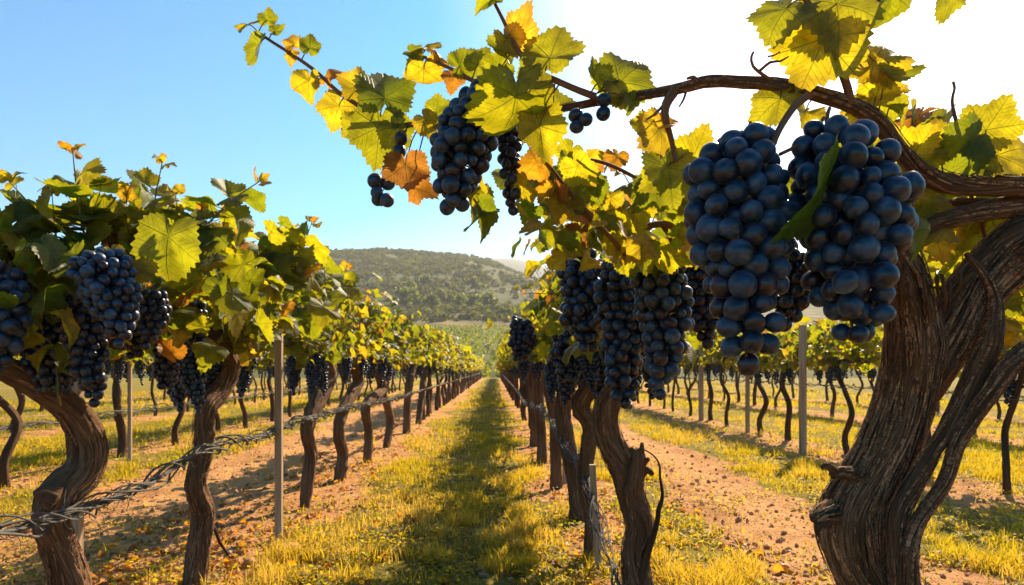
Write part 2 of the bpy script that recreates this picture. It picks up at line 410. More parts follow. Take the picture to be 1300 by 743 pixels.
# the far country: scrub, pasture, bare bands, by distance from the rows
sxyz = b.node('ShaderNodeSeparateXYZ'); L.new(tc, sxyz.inputs[0]); yy = sxyz.outputs[1]
hn = b.noise(b.mapping(tc, (1, 1, .3)), .012, 6, .62); hn2 = b.noise(tc, .09, 5, .65)
hillc = b.ramp(b.math('ADD', b.math('MULTIPLY', hn, .55), b.math('MULTIPLY', hn2, .45)), [(.36, (.030, .044, .014)), (.50, (.060, .070, .024)), (.62, (.12, .11, .045)), (.74, (.28, .20, .11))])
band = b.math('ADD', yy, b.math('MULTIPLY', b.math('SUBTRACT', hn2, .5), 26))
fieldc = b.ramp(b.noise(b.mapping(tc, (.6, .04, 0)), 1, 5, .6), [(.35, (.050, .062, .016)), (.65, (.12, .12, .035))])
farc = b.mix(b.mrange(band, 212, 222), fieldc, b.ramp(hn2, [(.45, (.075, .075, .026)), (.68, (.24, .17, .08))]))
farc = b.mix(b.mrange(band, 330, 362), farc, hillc)
col = b.mix(b.mrange(yy, 93, 99), nearc, farc)
L.new(col, P.inputs['Base Color']); P.inputs['Roughness'].default_value = .95; P.inputs['Specular IOR Level'].default_value = .1
bh = b.math('ADD', b.math('MULTIPLY', sn, .55), b.math('ADD', b.math('MULTIPLY', sf, .4), b.math('MULTIPLY', pb, .15)))
L.new(b.bump(bh, .9, .09), P.inputs['Normal'])
mb = MB(); mb.add(np.stack([GX, GY, GZ], -1), gf, None, so.ravel())
ground = mb.build('ground', gm); tag(ground, kind='structure')

# far blue mountain
mx_ = np.linspace(-700, 900, 90); my_ = np.linspace(1500, 2100, 30)
MX, MY = np.meshgrid(mx_, my_)
t = np.clip((MY - 1500) / 400, 0, 1)
ridge = np.interp(MX, [-700, -60, 25, 60, 130, 300, 900], [180, 262, 268, 266, 250, 215, 120]) * 1.15
MZ = ridge * np.sin(t * math.pi / 2) + (n2(MX, MY, 120, 4, 9) - .5) * 26 - 4
ii = (np.arange(29)[:, None] * 90 + np.arange(89)[None, :]).ravel()
mb = MB(); mb.add(np.stack([MX, MY, MZ], -1), np.stack([ii, ii + 1, ii + 91, ii + 90], -1))
mm = simple_material('mountain_scrub', (.075, .085, .05), .95, .4, .01)
tag(mb.build('mountain', mm), kind='structure')

# haze: the air between the camera and the hills
hz = MB()
x0, x1, y0, y1, z0, z1 = -2700, 2700, -60, 3900, -30, 345
c8 = [(x, y, z) for z in (z0, z1) for y in (y0, y1) for x in (x0, x1)]
hz.add(c8, [(0, 2, 3, 1), (4, 5, 7, 6), (0, 1, 5, 4), (2, 6, 7, 3), (0, 4, 6, 2), (1, 3, 7, 5)])
hm = bpy.data.materials.new('haze_air'); hm.use_nodes = True; hn_ = hm.node_tree.nodes
hn_.remove(hn_['Principled BSDF']); pv = hn_.new('ShaderNodeVolumePrincipled')
pv.inputs['Color'].default_value = (.86, .90, .92, 1); pv.inputs['Density'].default_value = .00030; pv.inputs['Anisotropy'].default_value = .2
hm.node_tree.links.new(pv.outputs[0], hn_['Material Output'].inputs['Volume'])
tag(hz.build('haze', hm, smooth=False), kind='stuff')

# ------------------------------------------------------------------ leaves
def leaf_template(n, rings, teeth=True):
    """outline of a five-lobed vine leaf about the petiole joint; tip along +y"""
    ph = np.linspace(-math.pi, math.pi, n, endpoint=False) + math.pi / n
    deg = np.degrees(np.abs(ph))
    r = np.interp(deg, [0, 12, 26, 36, 48, 60, 72, 86, 96, 110, 124, 140, 158, 172, 180],
                  [1.0, .88, .76, .70, .78, .84, .78, .68, .65, .68, .66, .57, .48, .32, .14])
    if teeth:
        tt = np.where(np.arange(n) % 2 == 0, 1.04, .935); r = r * tt
    pts = [np.zeros((1, 2))]; faces3 = []; faces4 = []
    prev = None
    for k, q in enumerate(rings):
        rr = r * q if q == 1 else (r * .55 + .45 * np.interp(deg, [0, 60, 120, 180], [.85, .72, .58, .30])) * q
        pts.append(np.stack([np.sin(ph) * rr, np.cos(ph) * rr], -1)); s = 1 + k * n
        for j in range(n):
            j2 = (j + 1) % n
            if k == 0: faces3.append((0, s + j2, s + j))
            else: faces4.append((s - n + j, s - n + j2, s + j2, s + j))
    return np.vstack(pts), np.array(faces3), np.array(faces4).reshape(-1, 4)
LT = {0: leaf_template(60, (.32, .66, 1)), 1: leaf_template(36, (.55, 1)), 2: leaf_template(24, (1,), True), 3: leaf_template(9, (1,), False)}

def leaves(mb, P, T, Nn, S, hue, lod, rg, mat_i=0, curl=1.0):
    P = np.asarray(P, float).reshape(-1, 3); n = len(P)
    if n == 0: return
    T = nrm(T); Nn = np.asarray(Nn, float); Nn = nrm(Nn - T * np.sum(Nn * T, 1, keepdims=True)); X = np.cross(T, Nn)
    xy, f3, f4 = LT[lod]; m = len(xy); x = xy[None, :, 0]; y = xy[None, :, 1]; r2 = x * x + y * y; r = np.sqrt(r2)
    u = lambda a, c: rg.uniform(a, c, (n, 1))
    asp = u(.85, 1.12)
    phi = np.arctan2(x, y)
    fold = u(-.10, .46) * curl; cup = u(-.20, .45) * curl; wav = u(.04, .15) * curl; p0 = u(0, 6.3); bend = u(-.5, 1.35) * curl
    pucker = .035 * np.cos(phi * 360 / 55) * r
    xx = x * asp
    # each half of the blade folds about the midrib (rotation keeps the width true)
    fa = fold * 1.5; zf = np.abs(xx) * np.sin(fa); xx = xx * np.cos(fa)
    z = zf - cup * r2 * .9 + wav * r * np.sin(3 * phi + p0) + wav * .7 * r2 * np.sin(5 * phi + p0 * 2) + pucker
    c_ = np.where(np.abs(bend) < .05, .05, bend)
    yb = np.sin(c_ * y) / c_; zb = -(1 - np.cos(c_ * y)) / c_
    Z = z + zb
    V = P[:, None] + np.asarray(S).reshape(-1, 1, 1) * .8 * (xx[..., None] * X[:, None] + yb[..., None] * T[:, None] + Z[..., None] * Nn[:, None])
    vec = np.stack([np.broadcast_to(x, (n, m)), np.broadcast_to(y, (n, m)), np.broadcast_to(u(0, 40), (n, m))], -1)
    base = (np.arange(n) * m)[:, None, None]; hu = np.repeat(np.asarray(hue, float).ravel(), m)
    o0 = mb.n
    mb.add(V, (base + f3[None]).reshape(-1, 3), vec, hu, mat_i)
    if len(f4):
        mb.f.append((base + f4[None]).reshape(-1, 4) + o0); mb.m.append(mat_i)

def hues(n, rg, dry=.07):
    h = np.clip(rg.normal(.36, .17, n), .02, .68); k = rg.random(n)
    h = np.where(k < dry, rg.uniform(.74, .86, n), h); h = np.where(k < dry * .4, rg.uniform(.86, 1, n), h)
    return h

# ------------------------------------------------------------------ grape bunches
def ico(sub):
    import bmesh
    bm = bmesh.new(); bmesh.ops.create_icosphere(bm, subdivisions=sub, radius=1)
    bm.verts.ensure_lookup_table()
    v = np.array([x.co[:] for x in bm.verts]); f = np.array([[w.index for w in p.verts] for p in bm.faces]); bm.free(); return v, f
ICO = {k: ico(k) for k in (1, 2, 3)}
ICO[4] = ico(4)

def pack(profile, d, rg, fill=1.0):
    """profile: rows of (x,y,z,R) down the axis; returns centres and radii of berries packed round it"""
    pr = np.asarray(profile, float); S = np.concatenate([[0], np.cumsum(np.linalg.norm(np.diff(pr[:, :3], axis=0), axis=1))])
    C = []; s = d * .25
    while s < S[-1]:
        c = np.array([np.interp(s, S, pr[:, k]) for k in range(4)]); R = max(c[3] - d * .5, 0)
        for shell, q in ((R, 1.0), (R - d * .85, .8)):
            if shell < 0 and q < 1: continue
            k = max(1, int(2 * math.pi * max(shell, 0) / (d * .98) * q * fill)); a0 = rg.uniform(0, 6.28)
            for j in range(k):
                a = a0 + j * 6.2832 / k + rg.normal(0, .12)
                rr = max(shell, 0) + rg.normal(0, d * .10)
                C.append(c[:3] + [math.cos(a) * rr, math.sin(a) * rr * .85, rg.normal(0, d * .2)])
        s += d * .80
    C = np.array(C); r = d * .5 * np.clip(rg.normal(.98, .11, len(C)), .66, 1.18)
    for _ in range(20):
        D = C[:, None] - C[None]; dist = np.linalg.norm(D, axis=2) + np.eye(len(C)) * 9
        ov = np.maximum((r[:, None] + r[None]) * .93 - dist, 0)
        C = C + np.clip((D / dist[..., None] * ov[..., None] * .32).sum(1), -d * .2, d * .2)
    return C, r

def bunch_mesh(profile, d, rg, sub, fill=1.0, ripe=(.25, 1.0)):
    C, r = pack(profile, d, rg, fill); v, f = ICO[sub]; n = len(C); m = len(v)
    st = rg.uniform(.93, 1.09, (n, 1, 3))
    V = C[:, None] + v[None] * r[:, None, None] * st * (1 + .05 * np.sin(v[None] @ rg.normal(0, 1.6, (n, 3, 1)) + 1))
    mb = MB(); mb.add(V, (np.arange(n)[:, None, None] * m + f[None]).reshape(-1, 3), np.repeat(rg.uniform(0, 1, (n, 3)), m, 0), np.repeat(rg.uniform(*ripe, n) * (rg.random(n) > .06), m))
    me = mb.mesh('berries', M['berry'])
    sb = MB(); pr = np.asarray(profile, float)[:, :3]
    top = pr[0] + [d * .35, d * .5, d * .95]
    ax = catmull(np.vstack([top, pr[0] + [0, 0, d * .3], pr[1], pr[-1]]), d * .8)
    tube(sb, ax, np.linspace(d * .085, d * .06, len(ax)), 6)
    near = np.array([ax[np.argmin(np.linalg.norm(ax + [0, 0, d * .6] - c, axis=1))] for c in C])
    sel = np.arange(n) if sub >= 2 else np.arange(0)
    sticks(sb, near[sel], C[sel] + (near - C)[sel] * .1, d * .045, d * .05)
    return me, sb.mesh('bunch_stem', M['cane'])

def generic_profile(L, R, rg):
    lean = rg.normal(0, .12, 2)
    prof = [(0, .55), (.10, .92), (.26, 1.0), (.45, .86), (.65, .66), (.85, .42), (1.0, .18)]
    k = rg.uniform(.85, 1.15)
    return [(lean[0] * L * t, lean[1] * L * t, -L * t, R * q ** k) for t, q in prof]

def place_bunch(meshes, parent, loc, rz=0, sc=1.0, label=None):
    o = link('grape_bunch', meshes[0], parent, loc); o.rotation_euler[2] = rz; o.scale = (sc, sc, sc)
    if label: o['label'] = label
    s = link('bunch_stem', meshes[1], o)
    return o

rb = np.random.default_rng(3)
BP = {'near': [bunch_mesh(generic_profile(rb.uniform(.30, .42), rb.uniform(.075, .105), rb), .036, rb, 2) for _ in range(6)],
      'mid': [bunch_mesh(generic_profile(rb.uniform(.28, .40), rb.uniform(.075, .10), rb), .046, rb, 1) for _ in range(5)]}
def far_bunch(rg):
    L = rg.uniform(.28, .36); pr = generic_profile(L, rg.uniform(.08, .10), rg)
    C, r = pack(pr, .075, rg, .8); v, f = ICO[1]; n = len(C); m = len(v); mb = MB()
    mb.add(C[:, None] + v[None] * r[:, None, None], (np.arange(n)[:, None, None] * m + f[None]).reshape(-1, 3), None, np.repeat(rg.uniform(.2, .9, n), m))
    return mb
BF = [far_bunch(rb).mesh('berries', M['berry']) for _ in range(3)]

# ------------------------------------------------------------------ canopy
def shoot_pts(p, d, L, rg, droop=.4, n=12):
    p = np.array(p, float); d = nrm(d); out = [p.copy()]; w = rg.normal(0, 1, 3)
    for k in range(n):
        d = nrm(d + np.array([0, 0, -droop]) * (k / n) / n * 3 + w * .05 + rg.normal(0, .06, 3)); p = p + d * L / n; out.append(p.copy())
    return np.array(out)

def shoot(mbS, mbL, p, d, L, rg, size=.16, droop=.4, lod=1, r0=.0055, out=None, red_tip=True, step=.062, dry=.07, petioles=True):
    pts = shoot_pts(p, d, L, rg, droop)
    if mbS is not None:
        tube(mbS, pts, np.linspace(r0, r0 * .35, len(pts)), 6 if lod < 2 else 4)
    S = np.concatenate([[0], np.cumsum(np.linalg.norm(np.diff(pts, axis=0), axis=1))])
    k = max(3, int(L / step)); t = (np.arange(k) + .6) / k * S[-1]
    Pn = np.stack([np.interp(t, S, pts[:, i]) for i in range(3)], -1); dr = nrm(np.gradient(Pn, axis=0)); tt = t / S[-1]
    sz = size * np.interp(tt, [0, .3, .6, .85, 1], [.9, 1.0, .72, .40, .22]) * rg.uniform(.75, 1.2, k)
    side = nrm(np.cross(dr, [0, 0, 1]) + rg.normal(0, .25, (k, 3))) * np.where(np.arange(k) % 2, 1, -1)[:, None]
    if out is not None: side = nrm(side + np.asarray(out) * .5)
    pet = nrm(side + dr * .5 + [0, 0, .35]) * (sz * rg.uniform(.35, .6, k))[:, None]
    B = Pn + pet
    T = nrm(side * .9 + np.array([0, 0, -1.0]) * np.interp(tt, [0, .6, 1], [.75, .35, -.5])[:, None] + dr * .2 + rg.normal(0, .3, (k, 3)))
    Nn = np.array([0, 0, 1.0]) * .75 + side * .5 + rg.normal(0, .38, (k, 3))
    h = hues(k, rg, dry)
    if red_tip: h = np.where(tt > .86, rg.uniform(.68, .92, k), h)
    leaves(mbL, B, T, Nn, sz, h, lod, rg)
    if mbS is not None and petioles: sticks(mbS, Pn, B, .0022, .0016)

def filler(mbL, mbS, center_line, n, rg, lod, size=.17, rx=.36, zl=-.10, zh=.72, dry=.07):
    """leaves on short side growth round the arm of a vine"""
    cl = np.asarray(center_line); t = rg.uniform(0, len(cl) - 1.001, n); i = t.astype(int); C = cl[i] + (cl[i + 1] - cl[i]) * (t - i)[:, None]
    off = np.stack([rg.normal(0, rx * .6, n), rg.normal(0, .06, n), rg.uniform(zl, zh, n)], -1)
    P = C + off; outw = nrm(np.stack([off[:, 0], np.zeros(n), np.zeros(n)], -1) + rg.normal(0, .12, (n, 3)))
    T = nrm(outw * .5 + [0, 0, -.75] + rg.normal(0, .40, (n, 3)))
    Nn = outw * .8 + np.array([0, 0, .65]) + rg.normal(0, .40, (n, 3))
    leaves(mbL, P, T, Nn, size * rg.uniform(.6, 1.2, n), hues(n, rg, dry), lod, rg)
    if mbS is not None: sticks(mbS, C + off * .25 + [0, 0, .02], P, .0024, .0016)

VG = 'grapevines standing in the trellised rows'
def near_vine(label, trunk_path, cordon, seed, n_shoots=12, n_fill=70, n_bunch=6, size=.165, lod=1, knobs=4, seg=44, group=None, bz=(-.02, -.10), up=.62, bark=.30, bunch='near', smin=.35, dry=.07, bx=.16, twist=1.2):
    """trunk_path rows (x,y,z,r) in the world, base first; cordon: list of arms (rows x,y,z,r)"""
    rg = np.random.default_rng(seed); tp = np.asarray(trunk_path, float); base = tp[0, :3].copy(); base[2] = 0
    root = thing('grapevine', label, 'grapevine', base, group)
    Q = catmull(tp, .014 if seg > 40 else .022); mb = MB()
    tube(mb, Q[:, :3] - base, Q[:, 3], seg, bark, seed, knobs, twist, flute=.22)
    if seg >= 50: shag(mb, Q[:, :3] - base, Q[:, 3], 200, rg, twist)
    mb.build('trunk', M['bark'], root)
    for arm in cordon:
        A = catmull(np.asarray(arm, float), .02); mb = MB()
        tube(mb, A[:, :3] - base, A[:, 3], 24, .32, seed + 5, 3, .8, flute=.15); mb.build('cordon_arm', M['bark_small'], root)
    arms = [catmull(np.asarray(a, float), .05)[:, :3] - base for a in cordon]
    lens = np.array([len(a) for a in arms], float); pick = lambda: arms[rg.choice(len(arms), p=lens / lens.sum())]
    for k in range(n_shoots):
        a = pick(); p = a[rg.integers(0, len(a))]; kind = rg.random(); sd = rg.choice([-1, 1])
        if kind < .55: d = [rg.normal(0, .28), rg.normal(0, .30), 1]; L = rg.uniform(smin, up); dp = .25
        elif kind < .85: d = [sd * rg.uniform(.5, 1), rg.normal(0, .5), rg.uniform(.35, .9)]; L = rg.uniform(.3, .55); dp = 1.6
        else: d = [sd, rg.normal(0, .5), .15]; L = rg.uniform(.25, .45); dp = 2.4
        sm, lm = MB(), MB()
        shoot(sm, lm, p, d, L, rg, size, dp, lod, dry=dry)
        so_ = sm.build('shoot', M['green_stem'] if rg.random() < .5 else M['cane'], root); lm.build('foliage', M['leaf'], so_)
    if n_fill:
        lm, sm = MB(), MB()
        for a in arms: filler(lm, sm, a, max(3, int(n_fill * len(a) / lens.sum())), rg, lod, size, dry=dry)
        o0 = lm.n; lm.v += sm.v; lm.a += sm.a; lm.b += sm.b; lm.f += [q + o0 for q in sm.f]; lm.m += [1] * len(sm.f); lm.n += sm.n; lm.build('foliage', [M['leaf'], M['green_stem']], root)
    for k in range(n_bunch):
        a = pick(); p = a[rg.integers(0, len(a))] + [rg.normal(0, bx), rg.normal(0, .05), rg.uniform(bz[1], bz[0])]
        place_bunch(BP[bunch][rg.integers(0, len(BP[bunch]))], root, p, rg.uniform(0, 6.28), rg.uniform(.75, 1.12))
    return root

def arm(x, y, z, a, b_, r, rg, dx=0.0):
    """cordon arm along the row from y+a to y+b_"""
    n = 6; t = np.linspace(0, 1, n)
    return [(x + dx * q + rg.normal(0, .025), y + a + (b_ - a) * q, z + rg.normal(0, .022), r * (1 - .55 * q)) for q in t]

# ------------------------------------------------------------------ the row left of the grass alley, as far as each trunk can be told apart
def px_trunk_x(pts, X, k=.55):
    """trunk traced in the photograph and leaning partly along the row, partly across it"""
    out = []
    Y0 = X * F / (pts[-1][0] - VPX)
    for (x, y, w) in pts:
        Y = Y0 + k * (X * F / (x - VPX) - Y0); p = at(x, y, Y); out.append((*p, w * .42 / F * Y))
    base = out[-1]; 
    if base[2] > .0: out.append((base[0], base[1], -.06, base[3] * 1.12))
    return out[::-1]
LX = -1.8
left_trunks = [
    ([(-25, 462, 40), (8, 468, 40), (55, 493, 42), (93, 523, 46), (112, 561, 50), (105, 599, 54), (76, 628, 58), (64, 658, 48), (74, 691, 50), (88, 742, 58), (86, 800, 62)],
     'nearest vine left of the grass alley, thick trunk coiled in an S below dark grapes', 21),
    ([(272, 428, 30), (291, 464, 30), (279, 497, 31), (260, 523, 30), (258, 569, 30), (249, 615, 31), (258, 653, 34), (252, 700, 33), (248, 738, 34)],
     'second vine left of the grass alley, upright kinked trunk beside the square post', 22),
    ([(403, 436, 24), (417, 476, 24), (401, 514, 24), (390, 544, 21), (395, 577, 19), (391, 611, 20), (387, 644, 15)],
     'third vine left of the grass alley, leaning trunk just beyond the square post', 23),
    ([(445, 453, 20), (455, 485, 19), (437, 518, 18), (430, 548, 17), (435, 577, 17), (432, 600, 18)],
     'fourth vine left of the grass alley, bent trunk with a tuft at its foot', 24),
    ([(476, 462, 17), (485, 493, 16), (465, 514, 15), (468, 548, 14), (466, 588, 14)],
     'fifth vine left of the grass alley, short trunk bowed away from the path', 25),
    ([(497, 458, 14), (486, 497, 13), (491, 514, 13), (495, 535, 13), (491, 569, 12)],
     'sixth vine left of the grass alley, straight slim trunk', 26),
    ([(525, 460, 14), (519, 493, 12), (516, 552, 12)], 'seventh vine left of the grass alley, slim trunk leaning towards the hill', 27),
    ([(540, 461, 12), (537, 490, 10), (531, 538, 10)], 'eighth vine left of the grass alley, thin trunk in the closing ranks', 28)]
left_y = []
for k, (pts, lab, sd) in enumerate(left_trunks):
    rg = np.random.default_rng(sd); tp = px_trunk_x(pts, LX); top = np.array(tp[-1]); left_y.append(tp[0][1])
    z = 1.50 if k else 1.44
    if k == 0:
        arms_ = [[(*top[:3], top[3] * .9), (top[0] - .02, top[1] - .25, 1.42, .04), (top[0], top[1] - .7, 1.45, .03)], [(top[0], top[1], top[2], .04)] + arm(LX, top[1], z, .15, 1.25, .034, rg)]
    else:
        s0, s1 = (.85, .85) if k < 3 else (.7, .7)
        arms_ = [[(*top[:3], top[3] * .8)] + arm(LX, top[1], z, -.12, -s0, .032, rg), [(*top[:3], top[3] * .8)] + arm(LX, top[1], z, .12, s1, .032, rg)]
    if k < 4: near_vine(lab, tp, arms_, sd, 9 if k < 1 else 24, 60 if k < 1 else 170, 0 if k == 0 else 7, .125, 1, 5, 56 if k < 2 else 40, up=.45 if k < 1 else .75, smin=.25 if k < 1 else .35)
    else: near_vine(lab, tp, arms_, sd, 20, 200, 6, .135, 1, 3, 24, up=.85, smin=.45, bunch='mid')

# ------------------------------------------------------------------ the row right of the grass alley
def px_trunk(pts, Y, base=True):
    out = [(*at(x, y, Y + (dy[0] if dy else 0)), w * .46 / F * Y) for (x, y, w, *dy) in pts]
    if base and out[-1][2] > 0: out.append((out[-1][0], out[-1][1], -.06, out[-1][3] * 1.1))
    return out[::-1]
right_trunks = [
    ([(806, 425, 26), (798, 445, 26), (787, 485, 30), (770, 518, 36), (772, 554, 38), (792, 595, 40), (802, 631, 38), (812, 668, 39), (806, 705, 38), (812, 760, 44)], 3.55,
     'vine beside the grass alley under the three long grape bunches, trunk with a broken stub', 41),
    ([(757, 448, 22), (752, 485, 24), (738, 514, 25), (749, 540, 23), (745, 576, 22), (742, 606, 22), (752, 660, 22)], 4.7,
     'slender vine just behind the one with the broken stub, wire tangled at its middle', 42),
    ([(728, 446, 22), (722, 478, 24), (715, 521, 22), (719, 558, 22), (727, 595, 22), (734, 640, 24)], 5.9,
     'third slender vine up the row right of the grass alley, trunk curved towards the path', 43),
    ([(700, 452, 18), (697, 490, 17), (704, 530, 16), (706, 590, 16)], 7.6, 'fourth slender vine up the row right of the grass alley, behind leaning stakes', 44),
    ([(688, 456, 16), (684, 500, 14), (688, 560, 14)], 9.6, 'fifth slender vine up the row right of the grass alley', 45),
    ([(676, 458, 14), (674, 500, 12), (678, 548, 12)], 11.6, 'sixth slender vine up the row right of the grass alley', 46)]
for k, (pts, Y, lab, sd) in enumerate(right_trunks):
    rg = np.random.default_rng(sd); tp = px_trunk(pts, Y); top = np.array(tp[-1]); s = .8 if k < 4 else 1.0
    arms_ = [[(*top[:3], top[3] * .8)] + arm(.78, Y, 1.52, -.15, -s, .032, rg), [(*top[:3], top[3] * .8)] + arm(.78, Y, 1.52, .15, s, .032, rg)]
    if k < 3: near_vine(lab, tp, arms_, sd, 15 if k == 0 else 20, 90 if k == 0 else 150, 3 if k == 0 else 7, .125 if k == 0 else .15, 1, 4, 52, up=.95, twist=1.6, dry=.10, smin=.5)
    else: near_vine(lab, tp, arms_, sd, 22, 190, 7, .14, 1, 3, 28, up=.9, smin=.5, bunch='mid')

# ------------------------------------------------------------------ vines that repeat up the rows
def proto_vine(seed, lod):
    rg = np.random.default_rng(seed); root = thing('grapevine', 'grapevine', 'grapevine', (0, 0, 0), VG)
    z = 1.45 + rg.normal(0, .04); a = rg.uniform(.04, .30) * rg.choice([-1, 1]); r = rg.uniform(.038, .070)
    tp = catmull([(0, 0, -.06, r * 1.15), (rg.normal(0, .03), a * .2, .25, r), (rg.normal(0, .05), -a * .6, .65, r * .95), (rg.normal(0, .05), a * .4, 1.0, r * .85), (0, a * 1.3, 1.3, r * .85), (0, a * .8, z, r * .7)], .05 if lod < 3 else .12)
    mb = MB(); tube(mb, tp[:, :3], tp[:, 3], 20 if lod < 3 else 8, .30 if lod < 3 else 0, seed, 3 if lod < 3 else 0, 1.2, flute=.2)
    mb.build('trunk', M['bark_small'], root)
    top = tp[-1]; A = []
    for s in (-1, 1):
        q = catmull([(*top[:3], .045)] + arm(0, top[1], z, s * .1, s * .85, .032, rg), .06); A.append(q[:, :3])
        if lod < 3:
            mb = MB(); tube(mb, q[:, :3], q[:, 3], 10, .3, seed + 3); mb.build('cordon_arm', M['bark_small'], root)
    lm, sm = MB(), (MB() if lod < 3 else None)
    for k in range(16 if lod < 3 else 11):
        q = A[k % 2]; p = q[rg.integers(0, len(q))]; sd = rg.choice([-1, 1])
        up = rg.random() < .6
        d = [rg.normal(0, .3), rg.normal(0, .35), 1] if up else [sd, rg.normal(0, .5), .5]
        shoot(sm, lm, p, d, rg.uniform(.5, .88), rg, .14 if lod < 3 else .18, .4 if up else 1.8, lod, step=.05 if lod < 3 else .08, r0=.005)
    for q in A: filler(lm, None, q, 95 if lod < 3 else 70, rg, lod, .14 if lod < 3 else .185)
    fo = lm.build('foliage', M['leaf_far'], root)
    if sm is not None: sm.build('shoot_stems', M['green_stem'], fo)
    for k in range(6 if lod < 3 else 4):
        q = A[k % 2]; p = q[rg.integers(0, len(q))] + [rg.normal(0, .13), 0, rg.uniform(-.12, -.02)]
        if lod < 3: place_bunch(BP['mid'][rg.integers(0, 5)], root, p, rg.uniform(0, 6), rg.uniform(.75, 1.05))
        else: link('grape_bunch', BF[rg.integers(0, 3)], root, p)
    return root
PM = [proto_vine(100 + k, 2) for k in range(10)]; PF = [proto_vine(200 + k, 3) for k in range(4)]
used = set()
def put_vine(x, y, rg, label, group, lod3):
    pool = PF if lod3 else PM; p = pool[rg.integers(0, len(pool))]
    o = p if p.name not in used else copy_tree(p); used.add(p.name)
    o.location = (x, y, float(gz(x, y)) if y < 95 else 0); o.rotation_euler[2] = rg.choice([0, math.pi]) + rg.normal(0, .12)
    s = rg.uniform(.93, 1.07); o.scale = (s, s, s * rg.uniform(.97, 1.05)); o['label'] = label; o['group'] = group
    return o
rv = np.random.default_rng(12)
y = 17.4
while y < 88:
    put_vine(LX + rv.normal(0, .04), y, rv, 'distant vine far up the hedge-like row left of the grass alley', 'distant vines in the row left of the alley', y > 30); y += rv.uniform(1.15, 1.4)
y = 13.4
while y < 88:
    put_vine(.80 + rv.normal(0, .04), y, rv, 'distant vine far up the dark rank of trunks right of the grass alley', 'distant vines in the row right of the alley', y > 30); y += rv.uniform(1.15, 1.4)
ORD = ['first', 'second', 'third', 'fourth', 'fifth', 'sixth', 'seventh', 'eighth', 'ninth', 'tenth']
def side_row(x, ys, y_end, step, where, group, tail):
    for k, y in enumerate(ys):
        put_vine(x + rv.normal(0, .06), y, rv, f'{ORD[k]} vine from the camera in {where}', group, False)
    y = ys[-1] + step
    while y < y_end:
        put_vine(x + rv.normal(0, .08), y, rv, tail, group + ', far part', y > 24); y += step * rv.uniform(.9, 1.1)
side_row(-5.5, [7.6, 8.9, 10.1, 11.7, 13.4, 15.2, 17.0], 46, 1.5, 'the row across the dirt track left of the alley', 'vines of the row left of the dirt track', 'small vine far along the row across the dirt track left of the alley')
side_row(5.4, [7.2, 8.7, 10.5, 12.5, 14.0, 15.6, 17.4], 50, 1.6, 'the row across the dirt track right of the alley', 'vines of the row right of the dirt track', 'small vine far along the row across the dirt track right of the alley')
def back_row(x, y0_, y_end, step, lab, group):
    y = y0_
    while y < y_end: put_vine(x + rv.normal(0, .1), y, rv, lab, group, y > 18); y += step * rv.uniform(.9, 1.1)
back_row(-9.4, 11.5, 46, 1.8, 'small vine in the second row beyond the left dirt track', 'vines of the second row beyond the left track')
back_row(9.3, 11.5, 48, 1.8, 'small vine in the second row beyond the right dirt track', 'vines of the second row beyond the right track')
back_row(-13.4, 18, 48, 2.4, 'tiny vine in the farthest row beyond the left dirt track', 'vines of the third row beyond the left track')
back_row(13.3, 18, 48, 2.4, 'tiny vine in the farthest row beyond the right dirt track', 'vines of the third row beyond the right track')

# ------------------------------------------------------------------ hand-placed grape bunches (shape, place and size traced from the photograph)
def px_bunch(rows, Y, dia, sub, root, rg, label=None, fill=1.0, ripe=(.3, 1.0)):
    rows = [(x, y, w) for x, y, w in rows]; o = at(rows[0][0], rows[0][1], Y)
    prof = [(*(at(x, y, Y) - o), w / F * Y) for x, y, w in rows]
    me = bunch_mesh(prof, dia / F * Y, rg, sub, fill, ripe)
    return place_bunch(me, root, o - np.array(root.location), label=label)

# ------------------------------------------------------------------ the great old vine at the right
HY = 1.70
rh = np.random.default_rng(99)
hero = thing('grapevine', 'great old vine with massive twisted trunk and long branch arching overhead', 'grapevine', (at(1110, 800, HY)[0], HY, 0))
HB = np.array(hero.location)
def hero_tube(name, pts, bark=.3, seg=64, knobs=4, step=.012, matk='bark', twist=1.0, flute=.25, seed=1, to_ground=False, parent=hero, shags=0):
    rows = [(*at(x, y, Y), w * .5 / F * Y) for x, y, w, Y in pts]
    if to_ground: rows = [(rows[0][0], rows[0][1], -.08, rows[0][3] * 1.15)] + rows
    Q = catmull(rows, step); mb = MB(); tube(mb, Q[:, :3] - HB, Q[:, 3], seg, bark, seed, knobs, twist, flute=flute)
    if shags: shag(mb, Q[:, :3] - HB, Q[:, 3], shags, np.random.default_rng(seed + 900), twist)
    o = mb.build(name, M[matk], parent); return o
hero_tube('trunk', [(1147, 1000, 104, 1.72), (1125, 820, 80, 1.71), (1103, 745, 70, 1.7), (1087, 710, 71, 1.7), (1079, 675, 80, 1.7), (1084, 644, 77, 1.7), (1100, 613, 70, 1.7), (1127, 565, 70, 1.7), (1145, 520, 70, 1.7), (1157, 470, 68, 1.69), (1162, 430, 73, 1.69), (1163, 395, 57, 1.68)], .30, 150, 7, .007, seed=4, twist=-1.1, to_ground=True, shags=520)
hero_tube('trunk_limb', [(1152, 500, 50, 1.68), (1157, 440, 58, 1.67), (1154, 390, 56, 1.66), (1145, 340, 52, 1.64), (1122, 300, 42, 1.62), (1090, 270, 34, 1.62)], .34, 90, 3, .008, seed=8, twist=-1.5, shags=110)
hero_tube('trunk_limb', [(1168, 500, 44, 1.72), (1188, 455, 58, 1.70), (1212, 413, 66, 1.69), (1241, 366, 66, 1.69), (1276, 332, 74, 1.68), (1310, 308, 80, 1.66), (1390, 260, 88, 1.64)], .34, 110, 4, .007, seed=11, twist=-1.6, shags=200)
